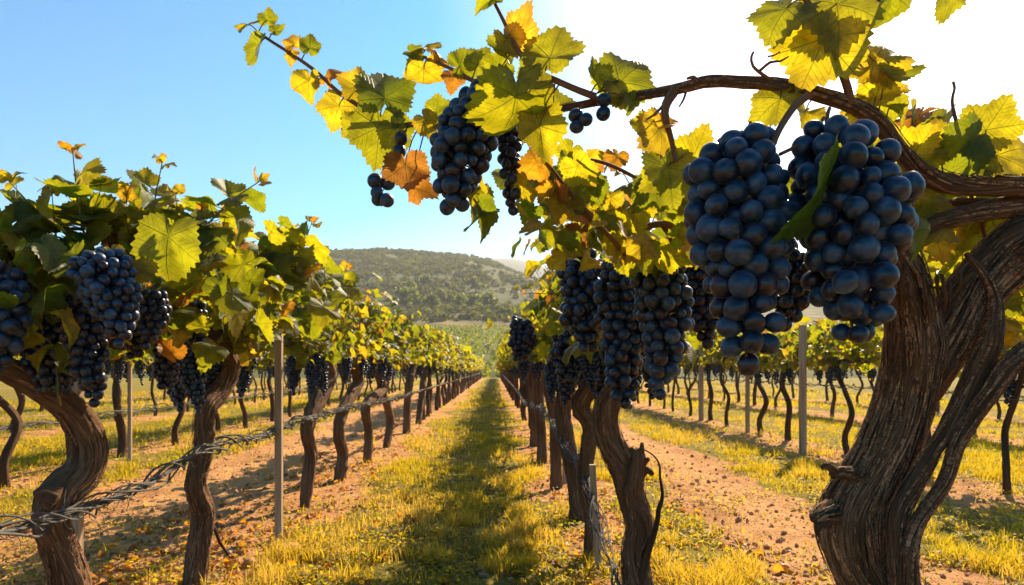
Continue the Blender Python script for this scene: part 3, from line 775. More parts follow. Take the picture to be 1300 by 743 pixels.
hero_tube('side_trunk', [(1165, 900, 44, 1.60), (1148, 745, 38, 1.60), (1141, 690, 30, 1.60), (1144, 645, 26, 1.60), (1176, 588, 21, 1.60), (1210, 531, 22, 1.60), (1241, 470, 27, 1.60), (1258, 428, 26, 1.59), (1262, 380, 16, 1.60), (1246, 345, 9, 1.60), (1226, 322, 6, 1.60)], .36, 50, 4, .008, seed=14, to_ground=True, twist=3, shags=120)
hero_tube('side_trunk', [(1156, 760, 24, 1.57), (1154, 700, 22, 1.57), (1167, 660, 17, 1.57), (1199, 613, 16, 1.57), (1214, 567, 17, 1.57), (1238, 526, 19, 1.57), (1260, 496, 22, 1.56), (1280, 466, 25, 1.56), (1310, 442, 26, 1.56), (1360, 415, 28, 1.56)], .36, 40, 3, .008, seed=15, shags=90, twist=3)
# stumps of old cuts on the trunk
for k, pts in enumerate([[(1086, 604, 22, 1.66), (1066, 600, 14, 1.65), (1056, 603, 9, 1.64)], [(1062, 600, 9, 1.64), (1050, 592, 8, 1.63), (1043, 594, 5, 1.63)], [(1060, 650, 34, 1.66), (1042, 655, 22, 1.65), (1034, 662, 10, 1.64)], [(1048, 664, 12, 1.64), (1036, 672, 7, 1.63)]]):
    hero_tube('pruning_stub', pts, .9, 30, 6, .005, seed=31 + k, flute=.5, shags=14)
# curls of loose bark at the fork
for k in range(14):
    x0_ = 1165 + rh.uniform(-25, 60); y0_ = 345 + rh.uniform(-25, 30); Yc = 1.60 - rh.uniform(0, .03); a_ = rh.uniform(-.6, .9)
    pts = [(x0_, y0_ + 14, 1.5, Yc + .03), (x0_ + 14 * a_, y0_ + 16, 5, Yc - .006), (x0_ + 20 * a_, y0_ + 32, 4, Yc), (x0_ + 14 * a_ + rh.normal(0, 5), y0_ + 48, 1, Yc + .02)]
    hero_tube('bark_curl', pts, .5, 7, 0, .01, seed=50 + k)
main_branch = hero_tube('branch', [(1400, 240, 30, 1.66), (1300, 236, 28, 1.62), (1250, 236, 27, 1.60), (1200, 232, 27, 1.56), (1165, 214, 25, 1.53), (1142, 190, 23, 1.51), (1118, 158, 22, 1.49), (1085, 136, 19, 1.47), (1040, 121, 18, 1.47), (990, 108, 16, 1.48), (940, 104, 14, 1.50), (900, 103, 14, 1.52), (862, 112, 13, 1.55), (820, 120, 12, 1.59), (770, 127, 11, 1.64), (712, 138, 10, 1.70)], .26, 44, 9, .008, seed=17, twist=2.5, shags=60)
hero_tube('branch', [(1400, 262, 34, 1.68), (1300, 262, 28, 1.65), (1240, 270, 24, 1.64), (1190, 284, 22, 1.63), (1160, 296, 20, 1.62)], .32, 40, 3, .008, seed=18, twist=2, shags=40)
hero_tube('branch', [(1300, 268, 18, 1.66), (1240, 258, 15, 1.66), (1175, 262, 12, 1.66)], .3, 30, 2, .008, seed=19, twist=2)

CANES = {}
def cane(key, pts, seg=14, bark=.16, matk='cane', seed=1, name='cane'):
    CANES[key] = hero_tube(name, pts, bark, seg, 2, .012, matk, 1.0, .1, seed); return CANES[key]
cane('tip', [(712, 138, 9, 1.70), (660, 150, 9, 1.76), (605, 158, 8, 1.82), (560, 160, 7.5, 1.86), (528, 159, 7, 1.90), (495, 153, 6.5, 1.94), (462, 138, 6, 1.98), (430, 117, 5.5, 2.02), (400, 90, 5, 2.05), (372, 70, 4.5, 2.08), (345, 53, 4, 2.1), (328, 41, 3, 2.12)], seed=61)
cane('up', [(756, 123, 9, 1.62), (730, 113, 8, 1.63), (705, 102, 8, 1.64), (684, 92, 7.5, 1.65), (668, 78, 7, 1.66), (654, 57, 6, 1.67), (640, 28, 5, 1.68), (622, -8, 4, 1.68)], seed=62)
cane('upper', [(650, 118, 6, 1.74), (604, 104, 6, 1.80), (574, 88, 5, 1.84), (540, 73, 4, 1.88), (524, 66, 3, 1.9)], seed=63)
cane('top', [(1080, 132, 11, 1.46), (1076, 112, 10, 1.45), (1066, 86, 9, 1.44), (1056, 60, 9, 1.43), (1046, 33, 8, 1.42), (1030, 10, 7, 1.42), (1012, -16, 6, 1.42)], seed=64)
cane('top2', [(1076, 112, 10, 1.45), (1072, 92, 9, 1.46), (1084, 68, 9, 1.47), (1096, 44, 8, 1.48), (1108, 16, 8, 1.48), (1122, -18, 7, 1.48)], seed=65)
cane('drop', [(858, 113, 14, 1.55), (846, 132, 12, 1.54), (845, 150, 9, 1.53), (852, 176, 7, 1.54), (858, 205, 6, 1.55)], seed=66)
cane('bunch', [(1028, 120, 11, 1.45), (1010, 134, 10, 1.40), (993, 158, 9, 1.34), (980, 185, 8, 1.30), (970, 212, 7, 1.29)], seed=67)
cane('arm', [(990, 196, 5, 1.30), (1010, 186, 5, 1.31), (1030, 172, 5, 1.34), (1046, 150, 5, 1.40)], seed=68)
for k, pts in enumerate([[(988, 107, 6, 1.48), (970, 96, 5, 1.47), (956, 84, 4, 1.46), (954, 72, 3.5, 1.46), (957, 66, 3, 1.46)], [(962, 92, 4, 1.47), (978, 79, 4, 1.46), (990, 78, 3, 1.45), (1001, 72, 2, 1.45)],
             [(934, 104, 6, 1.5), (920, 98, 4, 1.5), (912, 101, 3, 1.5), (908, 106, 2, 1.5)], [(886, 104, 7, 1.52), (880, 98, 5, 1.52), (872, 100, 3, 1.52)],
             [(1222, 176, 5, 1.58), (1213, 150, 5, 1.57), (1209, 128, 4, 1.57), (1212, 112, 3.5, 1.57), (1210, 104, 4, 1.57)], [(872, 113, 4, 1.55), (868, 126, 3, 1.54), (862, 136, 2, 1.54)],
             [(842, 134, 4, 1.54), (830, 146, 3, 1.54), (820, 152, 2, 1.54)], [(975, 72, 3, 1.45), (984, 70, 2, 1.45), (990, 66, 2, 1.45)]]):
    hero_tube('twig', pts, .2, 8, 2, .008, 'cane', 1, .1, 70 + k)

G, YL, OR, BR = .30, .60, .84, .97
LEAVES = [  # px, py, length, tip angle, hue, depth, cane
    (311, 32, 36, 165, .74, 2.12, 'tip'), (340, 20, 26, 80, G, 2.12, 'tip'), (354, 38, 24, 20, G, 2.1, 'tip'), (327, 66, 46, 245, G, 2.11, 'tip'), (372, 52, 28, 105, OR, 2.08, 'tip'), (366, 72, 26, 235, OR, 2.08, 'tip'),
    (394, 55, 30, 80, G, 2.06, 'tip'), (391, 113, 46, 262, .70, 2.05, 'tip'), (420, 92, 36, 60, .92, 2.04, 'tip'), (426, 146, 54, 245, .72, 2.03, 'tip'), (448, 106, 50, 150, .74, 2.0, 'tip'), (488, 110, 82, 95, .16, 1.95, 'tip'),
    (480, 180, 84, 262, .36, 1.93, 'tip'), (446, 160, 46, 215, .40, 1.96, 'tip'), (538, 100, 54, 262, .72, 1.90, 'upper'), (562, 138, 40, 25, G, 1.86, 'tip'), (546, 160, 40, 310, .78, 1.84, 'tip'), (505, 172, 50, 300, .34, 1.91, 'tip'),
    (536, 62, 44, 165, .82, 1.90, 'upper'), (528, 70, 30, 330, .3, 1.88, 'upper'), (562, 72, 26, 50, .86, 1.86, 'upper'), (575, 103, 34, 265, .93, 1.85, 'upper'), (594, 80, 48, 25, .26, 1.82, 'upper'), (612, 74, 44, 60, .32, 1.8, 'upper'), (625, 92, 56, 200, .5, 1.78, 'upper'),
    (516, 222, 56, 275, .95, 1.88, 'tip'), (533, 238, 42, 350, .96, 1.88, 'tip'), (505, 205, 30, 250, .84, 1.9, 'tip'),
    (663, 30, 66, 75, .83, 1.66, 'up'), (648, 58, 46, 300, .83, 1.67, 'up'), (615, 4, 44, 200, .3, 1.68, 'up'), (634, 62, 48, 140, .25, 1.68, 'up'), (628, 92, 46, 210, .3, 1.70, 'up'), (704, 60, 84, 70, .42, 1.64, 'up'), (672, 86, 46, 215, .3, 1.66, 'up'), (690, 110, 44, 30, .80, 1.66, 'up'),
    (652, 150, 118, 262, .46, 1.62, 'up'), (688, 176, 80, 278, .50, 1.66, 'up'), (755, 96, 50, 110, .28, 1.62, 'up'), (800, 90, 84, 45, .30, 1.60, 'up'), (784, 113, 44, 150, .70, 1.60, 'up'), (803, 136, 36, 290, .33, 1.58, 'up'), (712, 132, 52, 30, .40, 1.72, 'up'),
    (832, 170, 66, 230, .76, 1.54, 'drop'), (812, 160, 40, 170, .44, 1.55, 'drop'), (850, 156, 34, 20, .82, 1.53, 'drop'), (852, 228, 82, 285, .30, 1.56, 'drop'), (828, 232, 48, 210, .40, 1.60, 'drop'), (886, 188, 70, 68, .58, 1.60, 'drop'),
    (988, 22, 90, 228, .34, 1.42, 'top'), (1036, 72, 108, 248, .62, 1.43, 'top'), (1066, 22, 100, 268, .42, 1.40, 'top'), (1034, 40, 60, 190, .70, 1.46, 'top'), (1118, 62, 80, 62, .66, 1.48, 'top2'), (1108, 92, 56, 215, .66, 1.5, 'top2'), (1132, 12, 70, 285, .34, 1.47, 'top2'), (1204, 0, 70, 282, .38, 1.5, 'top2'),
    (974, 136, 78, 212, .46, 1.48, 'main'), (1022, 148, 46, 250, .66, 1.5, 'main'), (1128, 116, 66, 20, .64, 1.5, 'main'), (1142, 94, 60, 350, .2, 1.5, 'main'), (1118, 146, 76, 300, .40, 1.52, 'main'), (1084, 152, 56, 215, .60, 1.52, 'main'), (1142, 140, 50, 320, .62, 1.54, 'main'),
    (1168, 184, 72, 62, .60, 1.56, 'main'), (1152, 220, 66, 300, .62, 1.60, 'main'), (1218, 192, 84, 220, .14, 1.55, 'main'), (1190, 172, 54, 110, .60, 1.58, 'main'), (1262, 150, 70, 62, .50, 1.58, 'main'), (1284, 190, 80, 20, .56, 1.58, 'main'), (1242, 185, 60, 300, .22, 1.57, 'main'),
    (1166, 304, 62, 312, .26, 1.42, 'main'), (1150, 262, 90, 250, .60, 1.66, 'main'), (1255, 212, 40, 350, .3, 1.57, 'main'), (1010, 262, 64, 255, .26, 1.40, 'main')]
CANES['main'] = main_branch
def hero_leaf(px, py, ln, ang, hue, Y, key, tilt=None, curl=1.0):
    a = math.radians(ang); T = np.array([math.cos(a), rh.normal(0, .35), math.sin(a)]); T = nrm(T)
    S = ln / F * Y * .86; c = at(px, py, Y); base = c - T * S * .26 - HB
    Nn = np.array([rh.normal(0, .35), -1.0, rh.uniform(-.1, .7)]) if tilt is None else np.array(tilt, float)
    mb = MB(); leaves(mb, [base], [T], [Nn], [S], [hue + rh.normal(0, .02)], 0, rh, curl=curl)
    o = mb.build('leaf', M['leaf'], CANES[key])
    return o, base
stalk = {}
for (px, py, ln, ang, hue, Y, key) in LEAVES:
    o, bs = hero_leaf(px, py, ln, ang, hue, Y, key, curl=1.25 if hue > .85 else .9)
    if hue > .9: o['label'] = 'dry brown curled leaf'
    elif hue > .8: o['label'] = 'orange autumn leaf'
    stalk.setdefault(key, []).append(bs)
o, bs = hero_leaf(1030, 262, 150, 240, .10, 1.24, 'main', tilt=(1.0, -.35, .25), curl=.6); o['label'] = 'long folded leaf between two bunches'
for key, bl in stalk.items():
    me = CANES[key].data; co = np.empty(len(me.vertices) * 3, np.float32); me.vertices.foreach_get('co', co); co = co.reshape(-1, 3)
    near = np.array([co[np.argmin(np.linalg.norm(co - q, axis=1))] for q in bl]); bl = np.array(bl)
    d = np.linalg.norm(near - bl, axis=1); ok = d < .22
    for p_, q_ in zip(near[ok], bl[ok]):
        mb = MB(); mid = (p_ + q_) / 2 + np.array([0, 0, .15 * np.linalg.norm(p_ - q_)])
        Q = catmull([p_, mid, q_], .02); tube(mb, Q, np.linspace(.0020, .0013, len(Q)), 6); mb.build('petiole', M['cane'], CANES[key])

# bunches of the great vine
px_bunch([(948, 178, 30), (938, 196, 50), (936, 230, 60), (938, 270, 62), (940, 310, 58), (945, 350, 52), (950, 395, 42), (952, 430, 34), (948, 470, 16)], 1.34, 28.5, 4, hero, rh, 'huge blue grape bunch with long tapering tail')
px_bunch([(1050, 160, 26), (1052, 180, 44), (1068, 215, 60), (1086, 255, 72), (1086, 290, 68), (1082, 325, 58), (1086, 360, 50), (1088, 395, 42), (1084, 435, 20)], 1.32, 29.5, 4, hero, rh, 'huge broad-shouldered grape bunch beside the trunk')
px_bunch([(608, 116, 20), (608, 132, 34), (600, 155, 44), (590, 180, 40), (584, 205, 36), (580, 235, 30), (574, 264, 12)], 1.80, 19, 3, hero, rh, 'grape bunch hanging against open sky')
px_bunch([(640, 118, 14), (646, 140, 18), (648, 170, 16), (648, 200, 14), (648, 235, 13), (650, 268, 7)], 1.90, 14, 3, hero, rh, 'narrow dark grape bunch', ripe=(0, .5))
px_bunch([(484, 232, 12), (484, 244, 22), (484, 262, 10)], 1.92, 17, 3, hero, rh, 'tiny cluster of grapes hanging by threads', .9)
px_bunch([(510, 176, 6), (509, 186, 9), (507, 194, 5)], 1.90, 15, 3, hero, rh, fill=.8, ripe=(0, .4))
px_bunch([(736, 144, 10), (737, 152, 18), (735, 162, 10)], 1.60, 16, 3, hero, rh, fill=.9, ripe=(.1, .7))
px_bunch([(768, 122, 8), (769, 132, 15), (768, 142, 9)], 1.60, 16, 3, hero, rh, fill=.9, ripe=(.1, .7))
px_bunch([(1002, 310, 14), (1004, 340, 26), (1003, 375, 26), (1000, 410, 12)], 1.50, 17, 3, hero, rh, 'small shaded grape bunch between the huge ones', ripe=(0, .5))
threads = MB(); sticks(threads, [at(490 + rh.normal(0, 3), 214, 1.92) - HB for _ in range(6)], [at(484 + q, 236, 1.92) - HB for q in (-12, -6, 0, 5, 10, 14)], .001, .001); threads.build('bunch_stem', M['cane'], hero)
# leaves crowding behind its branches
fm, fs = MB(), MB()
def region_leaves(fm, n, x0, x1, y0, y1, Y0, Y1, size, rg, dry=.08, lod=0):
    px = rg.uniform(x0, x1, n); py = rg.uniform(y0, y1, n); Yd = rg.uniform(Y0, Y1, n)
    P = np.stack([(px - VPX) / F * Yd, Yd, EYE - (py - VPY) / F * Yd], -1) - HB
    T = nrm(np.array([0, 0, -.7]) + rg.normal(0, .55, (n, 3))); Nn = np.array([0, -.55, .5]) + rg.normal(0, .5, (n, 3))
    leaves(fm, P, T, Nn, size * rg.uniform(.7, 1.2, n), np.clip(hues(n, rg, dry) + .10, 0, 1), lod, rg)
region_leaves(fm, 44, 1150, 1330, 200, 330, 1.75, 2.3, .13, rh)
region_leaves(fm, 26, 1090, 1200, 140, 300, 1.62, 1.9, .12, rh)
region_leaves(fm, 26, 660, 800, 190, 300, 1.85, 2.3, .09, rh)
region_leaves(fm, 84, 690, 900, 190, 340, 1.9, 2.5, .095, rh)
region_leaves(fm, 10, 600, 680, 210, 280, 1.95, 2.2, .11, rh)
region_leaves(fm, 70, 1160, 1380, 320, 440, 2.0, 2.8, .14, rh)
fm.build('foliage', M['leaf'], hero)
for k, pts in enumerate([[(640, 243, 5, 2.1), (690, 244, 5, 2.0), (730, 262, 6, 1.98), (760, 290, 6, 2.0)], [(735, 200, 4, 1.9), (770, 208, 5, 1.95), (800, 222, 5, 2.0), (830, 240, 5, 2.05)], [(690, 200, 4, 1.9), (720, 240, 5, 1.95), (760, 285, 6, 2.0), (800, 330, 7, 2.1)],
                        [(790, 300, 7, 2.2), (815, 290, 8, 2.2), (845, 285, 9, 2.2), (880, 300, 9, 2.25)], [(840, 285, 7, 2.2), (850, 300, 6, 2.2), (856, 322, 5, 2.2)], [(1230, 240, 5, 1.7), (1250, 300, 5, 1.75), (1256, 340, 4, 1.8)], [(870, 290, 6, 2.2), (900, 260, 6, 2.0), (930, 230, 5, 1.8)]]):
    hero_tube('cane', pts, .15, 9, 2, .014, 'cane', 1, .1, 90 + k)

# long bunches of the next vines right of the alley
vines = [o for o in SC.objects if o.name.startswith('grapevine') and o.get('category')]
by_label = {o['label']: o for o in vines if 'label' in o}
va = by_label[right_trunks[0][2]]; vb = by_label[right_trunks[1][2]]; vc = by_label[right_trunks[2][2]]
px_bunch([(832, 328, 26), (836, 350, 38), (842, 385, 36), (844, 420, 30), (842, 455, 24), (838, 496, 11)], 2.45, 17, 3, va, rh, 'long grape bunch, palest of three')
px_bunch([(786, 338, 22), (787, 365, 30), (792, 410, 28), (793, 450, 24), (790, 485, 20), (790, 518, 9)], 2.75, 15, 3, va, rh, 'longest hanging grape bunch', ripe=(.1, .8))
px_bunch([(738, 322, 20), (740, 345, 30), (742, 375, 28), (740, 405, 24), (748, 440, 10)], 3.05, 14, 3, va, rh, 'compact grape bunch', ripe=(.1, .7))
px_bunch([(884, 318, 20), (888, 345, 26), (893, 380, 22), (896, 412, 18), (898, 440, 8)], 2.65, 13, 3, va, rh, ripe=(0, .5))
px_bunch([(722, 428, 22), (724, 452, 26), (722, 480, 12)], 4.2, 10, 2, vb, rh, ripe=(0, .5))
px_bunch([(662, 408, 14), (664, 430, 18), (660, 458, 9)], 5.6, 8, 2, vc, rh, ripe=(0, .5))
# grapes and near leaves of the first vine at the left
v0 = by_label[left_trunks[0][1]]; v1 = by_label[left_trunks[1][1]]
px_bunch([(8, 345, 22), (8, 370, 30), (4, 405, 28), (0, 440, 20), (-2, 478, 9)], 2.35, 17, 3, v0, rh, 'large grape bunch nearest the photo edge')
px_bunch([(128, 322, 22), (130, 340, 40), (142, 370, 34), (150, 400, 24), (152, 434, 10)], 2.33, 14, 3, v0, rh, 'bluish grape bunch in front')
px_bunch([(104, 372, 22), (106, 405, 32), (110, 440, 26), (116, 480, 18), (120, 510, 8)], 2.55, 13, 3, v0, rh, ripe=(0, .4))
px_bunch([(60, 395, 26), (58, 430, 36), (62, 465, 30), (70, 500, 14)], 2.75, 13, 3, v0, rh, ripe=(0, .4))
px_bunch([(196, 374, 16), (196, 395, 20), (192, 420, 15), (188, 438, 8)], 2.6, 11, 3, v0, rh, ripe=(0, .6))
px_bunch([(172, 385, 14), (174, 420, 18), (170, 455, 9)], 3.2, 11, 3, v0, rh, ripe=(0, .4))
px_bunch([(250, 388, 11), (250, 410, 15), (249, 444, 7)], 3.5, 10, 2, v1, rh, ripe=(0, .6))
px_bunch([(214, 438, 16), (214, 465, 18), (208, 494, 8)], 3.4, 10, 2, v1, rh, ripe=(0, .4))

# tall shoots and crowding leaves of the nearest vines left of the alley, placed after the photograph
def traced_shoot(root, pts, size, rg, lod=0, r0=.0055, dry=.06):
    base = np.array(root.location); Pp = catmull([at(x, y, Y) - base for x, y, Y in pts], .03); sm, lm = MB(), MB()
    tube(sm, Pp, np.linspace(r0, r0 * .35, len(Pp)), 8); S = np.concatenate([[0], np.cumsum(np.linalg.norm(np.diff(Pp, axis=0), axis=1))])
    k = max(8, int(S[-1] / .032)); t = (np.arange(k) + .5) / k; t[-3:] = (.96, 1, 1)
    Pn = np.stack([np.interp(t * S[-1], S, Pp[:, i]) for i in range(3)], -1); dr = nrm(Pp[-1] - Pp[0]); ang = np.arange(k) * 2.4 + rg.uniform(0, 6)
    e1 = nrm(np.cross(dr, [0, 1, .1])); e2 = np.cross(dr, e1); side = e1 * np.cos(ang)[:, None] + e2 * np.sin(ang)[:, None]
    sz = size * np.interp(t, [0, .4, .75, 1], [1, 1, .70, .30]) * rg.uniform(.8, 1.15, k)
    B = Pn + nrm(side + dr * .45) * (sz * .42)[:, None]
    T = nrm(side + dr * np.interp(t, [0, .5, 1], [-.5, .1, .9])[:, None] + rg.normal(0, .25, (k, 3)))
    Nn = np.array([0, -.35, .7]) + side * .35 + rg.normal(0, .3, (k, 3))
    h = hues(k, rg, dry); h = np.where(t > .9, rg.uniform(.72, .90, k), h)
    leaves(lm, B, T, Nn, sz, h, lod, rg); sticks(sm, Pn, B, .0022, .0015)
    o = sm.build('shoot', M['cane'] if rg.random() < .5 else M['green_stem'], root); lm.build('foliage', M['leaf'], o)
rl = np.random.default_rng(61); v2 = by_label[left_trunks[2][1]]
for root, pts, sz in ((v0, [(112, 320, 2.72), (100, 262, 2.68), (92, 190, 2.64)], 0.169), (v0, [(185, 330, 2.85), (194, 268, 2.82), (206, 206, 2.8)], 0.169), (v0, [(238, 312, 2.95), (268, 280, 2.92), (298, 252, 2.9), (330, 230, 2.86)], 0.169),
                      (v0, [(70, 320, 2.6), (45, 270, 2.55), (10, 228, 2.5)], 0.169), (v0, [(140, 310, 2.8), (150, 280, 2.8), (162, 252, 2.8)], 0.169), (v0, [(20, 330, 2.5), (10, 290, 2.45), (-10, 262, 2.4)], 0.169),
                      (v1, [(365, 360, 4.4), (382, 322, 4.4), (396, 282, 4.4)], 0.208), (v1, [(322, 350, 4.2), (338, 318, 4.2), (347, 294, 4.2)], 0.195), (v1, [(290, 345, 3.8), (300, 318, 3.8), (296, 300, 3.8)], 0.182), (v2, [(418, 385, 6.2), (432, 362, 6.2), (440, 340, 6.2)], 0.221)):
    traced_shoot(root, pts, sz, rl)
for root, x_, y_, l_, Y_ in ((v0, 30, 262, 80, 2.55), (v0, 66, 246, 80, 2.6), (v0, 128, 232, 90, 2.7), (v0, 160, 238, 80, 2.75), (v0, 222, 246, 80, 2.85), (v0, 255, 262, 70, 2.9), (v0, 287, 268, 70, 3.0), (v1, 312, 288, 60, 3.9), (v1, 350, 306, 60, 4.3), (v1, 372, 290, 70, 4.4), (v1, 410, 318, 60, 4.8), (v2, 424, 345, 50, 6.0), (v2, 450, 362, 40, 6.4), (v2, 468, 372, 40, 6.8)):
    q_ = rl.normal(0, 10); traced_shoot(root, [(x_ - q_ * 1.5, y_ + l_, Y_ + .05), (x_ - q_ * .6, y_ + l_ * .5, Y_ + .02), (x_, y_, Y_)], rl.uniform(.11, .15), rl, r0=.004)
def region(root, n, x0, x1, y0, y1, Y0, Y1, size, rg, dry=.07, lod=0):
    px = rg.uniform(x0, x1, n); py = rg.uniform(y0, y1, n); Yd = rg.uniform(Y0, Y1, n)
    P = np.stack([(px - VPX) / F * Yd, Yd, EYE - (py - VPY) / F * Yd], -1) - np.array(root.location)
    T = nrm(np.array([0, 0, -.6]) + rg.normal(0, .6, (n, 3))); Nn = np.array([0, -.35, .7]) + rg.normal(0, .45, (n, 3)); fm = MB()
    leaves(fm, P, T, Nn, size * rg.uniform(.65, 1.25, n), hues(n, rg, dry), lod, rg); fm.build('foliage', M['leaf'], root)
region(v0, 70, -20, 190, 312, 380, 2.35, 3.0, .115, rl); region(v0, 74, 150, 330, 325, 420, 2.75, 3.5, .12, rl); region(v0, 34, -10, 90, 310, 410, 2.3, 2.9, .12, rl)
region(v0, 16, 190, 270, 360, 450, 2.9, 3.3, .13, rl, .3); region(v1, 84, 280, 420, 345, 425, 3.8, 5.2, .14, rl)
one = MB(); p_ = at(214, 300, 2.45) - np.array(v0.location); leaves(one, [p_], [[-.05, -.15, -1]], [[.1, -1, .25]], [.245], [.36], 0, rl); lf = one.build('leaf', M['leaf'], v0); lf['label'] = 'broad hanging leaf lit from behind'
print('vines done', len(SC.objects))

# ------------------------------------------------------------------ trellis posts
def post(px, ptop, pbase, w, label, tilt=0.0, Y=None):
    Y = Y or EYE * F / (pbase - VPY); p = at(px, pbase, Y); top = EYE - (ptop - VPY) / F * Y; h = top + .15; r = w / F * Y / 2 * .74
    rg = np.random.default_rng(int(px)); mb = MB(); n = 14; rows = []
    prof = [(-1, -.8), (-.8, -1), (.8, -1), (1, -.8), (1, .8), (.8, 1), (-.8, 1), (-1, .8)]
    for k in range(n + 1):
        z = -.15 + h * k / n; wob = rg.normal(0, .02, 2) * r
        rows += [(a * r * (1 + rg.normal(0, .02)) + wob[0] + tilt * z, c * r + wob[1], z) for a, c in prof]
    f = [(k * 8 + j, k * 8 + (j + 1) % 8, k * 8 + 8 + (j + 1) % 8, k * 8 + 8 + j) for k in range(n) for j in range(8)]
    mb.add(rows, f); mb.add(rows[-8:], [tuple(range(8))])
    o = mb.build('trellis_post', M['wood'], None, False, (p[0], Y, 0)); tag(o, label, 'post', 'wooden posts of the trellis')
    return o
post(354, 415, 680, 12, 'square pale wooden post standing before the third vine left of the alley')
post(165, 455, 583, 6, 'thin pale stake in the row across the left dirt track')
post(97, 400, 640, 17, 'brown square post half hidden behind the nearest coiled trunk', Y=3.9)
post(1019, 413, 577, 10, 'pale wooden post before the second trunk across the right dirt track')
post(890, 425, 533, 7, 'pale slim post between the small vines across the right dirt track')
post(949, 450, 548, 6, 'short thin stake between two small vines right of the dirt track')
post(760, 590, 724, 10, 'grey stake leaning beside the slender vine with tangled wire', -.06)
post(717, 500, 612, 8, 'first of the pale stakes behind the slender vines beside the alley', .0)
post(701, 500, 585, 7, 'second of the pale stakes behind the slender vines beside the alley', .02)
post(690, 495, 572, 6, 'third of the pale stakes behind the slender vines beside the alley', -.02)
post(682, 492, 560, 5, 'farthest of the pale stakes behind the slender vines beside the alley')

# ------------------------------------------------------------------ trellis wires, each a twist of strands with dead tendrils caught in it
def wire(path, label, strands=4, rad=.02, thick=.0045, seed=1, tendrils=120, y_det=14):
    rg = np.random.default_rng(seed); Q = catmull(path, .035); root = thing('trellis_wire', label, 'wire', tuple(Q[0])); B = Q[0]
    T, U, V = frames(Q); S = np.concatenate([[0], np.cumsum(np.linalg.norm(np.diff(Q, axis=0), axis=1))])
    for k in range(strands):
        q = np.stack([S * 3, np.full_like(S, k * 7.1), np.full_like(S, seed)], -1); a = S * rg.uniform(3, 15) + 2.5 * vnoise(q * .8 + 5) + k * 6.28 / strands
        r = rad * (.15 + 3.2 * vnoise(q) ** 2) * np.where(Q[:, 1] > y_det, .6, 1)
        Pt = Q + U * (np.cos(a) * r)[:, None] + V * (np.sin(a) * r)[:, None] - B
        mb = MB(); tube(mb, Pt, thick * rg.uniform(.6, 1.3) * (1 + np.clip(Q[:, 1] - 8, 0, 60) * .03), 5 if k else 6, .2, seed + k); mb.build('strand', M['wire'], root)
    near = np.where(Q[:, 1] < y_det)[0]; mb = MB()
    for _ in range(tendrils):
        i = rg.choice(near); p = Q[i] - B + rg.normal(0, rad * .6, 3); d = nrm(T[i] * rg.choice([-1, 1]) + rg.normal(0, .55, 3)); pts = [p]
        for _k in range(6):
            d = nrm(d + rg.normal(0, .5, 3) + (Q[i] - B - p) * 3); p = p + d * rg.uniform(.012, .03); pts.append(p)
        tube(mb, np.array(pts), np.linspace(.0026, .001, 7), 4)
    mb.build('dry_creeper', M['wire'], root)
    return root
lw = [at_x(-60, 684, LX), at_x(0, 666, LX), at_x(60, 652, LX), at_x(150, 622, LX), at_x(200, 592, LX), at_x(258, 564, LX), at_x(320, 553, LX), at_x(385, 530, LX), at_x(440, 517, LX), (LX, 12, .78), (LX, 20, .78), (LX, 45, .76), (LX, 86, .76)]
wire([(p[0] + .09, p[1], p[2]) for p in lw], 'thick twist of grey wire strung along the trunks left of the grass alley', 11, .020, .0056, 3, 420)
rw = [at(790, 760, 3.2), at(768, 690, 3.9), at(745, 610, 4.6), at(718, 566, 5.6), at(700, 535, 7.2), at(684, 517, 9.2), (.62, 14, .6), (.66, 24, .66), (.7, 50, .7), (.74, 86, .72)]
wire(rw, 'grey twisted wire sagging along the trunks right of the grass alley', 5, .022, .005, 5, 260)
wire([(-5.45, 6, .62), (-5.4, 10, .66), (-5.45, 16, .7), (-5.5, 30, .75), (-5.5, 60, .75)], 'wire strung low along the row across the left dirt track', 4, .025, .006, 7, 150, 20)
wire([(5.4, 6, 1.0), (5.4, 10, 1.02), (5.4, 16, 1.04), (5.4, 30, 1.0), (5.4, 60, 1.0)], 'wire strung along the row across the right dirt track', 3, .02, .005, 9, 110, 20)

# dead twig growing beside the broken stub of the right trunk
def px_tubes(root, name, pts, bark=.3, seg=20, seed=1, matk='bark_small', knobs=2):
    rows = catmull([(*at(x, y, Y), w * .5 / F * Y) for x, y, w, Y in pts], .012); mb = MB()
    tube(mb, rows[:, :3] - np.array(root.location), rows[:, 3], seg, bark, seed, knobs, 1.5, flute=.15); return mb.build(name, M[matk], root)
px_tubes(va, 'sucker', [(806, 770, 14, 3.50), (819, 712, 11, 3.48), (833, 668, 7, 3.47), (836, 648, 7, 3.46), (841, 630, 4.5, 3.45), (838, 606, 3.6, 3.45), (837, 590, 2.6, 3.44), (829, 578, 2.2, 3.44), (816, 570, 1.8, 3.44)], seed=5, seg=12)
for k, pts in enumerate([[(800, 625, 30, 3.50), (807, 600, 24, 3.47), (810, 580, 20, 3.46), (808, 570, 12, 3.46)], [(806, 590, 12, 3.46), (814, 574, 8, 3.45), (815, 562, 4, 3.45)], [(812, 602, 14, 3.47), (822, 597, 10, 3.46), (829, 603, 5, 3.45)], [(806, 580, 9, 3.46), (801, 568, 5, 3.46)], [(815, 590, 9, 3.45), (824, 582, 5, 3.44)]]):
    px_tubes(va, 'pruning_stub', pts, .55, 24, 6 + k, 'bark')
px_tubes(v1, 'sucker', [(250, 690, 6, 4.25), (268, 668, 5, 4.24), (280, 690, 4, 4.23), (290, 705, 3, 4.22)], .2, 8, 8)
px_tubes(v0, 'pruning_stub', [(72, 632, 34, 2.78), (56, 626, 24, 2.76), (46, 630, 16, 2.75)], .5, 20, 9, 'bark')

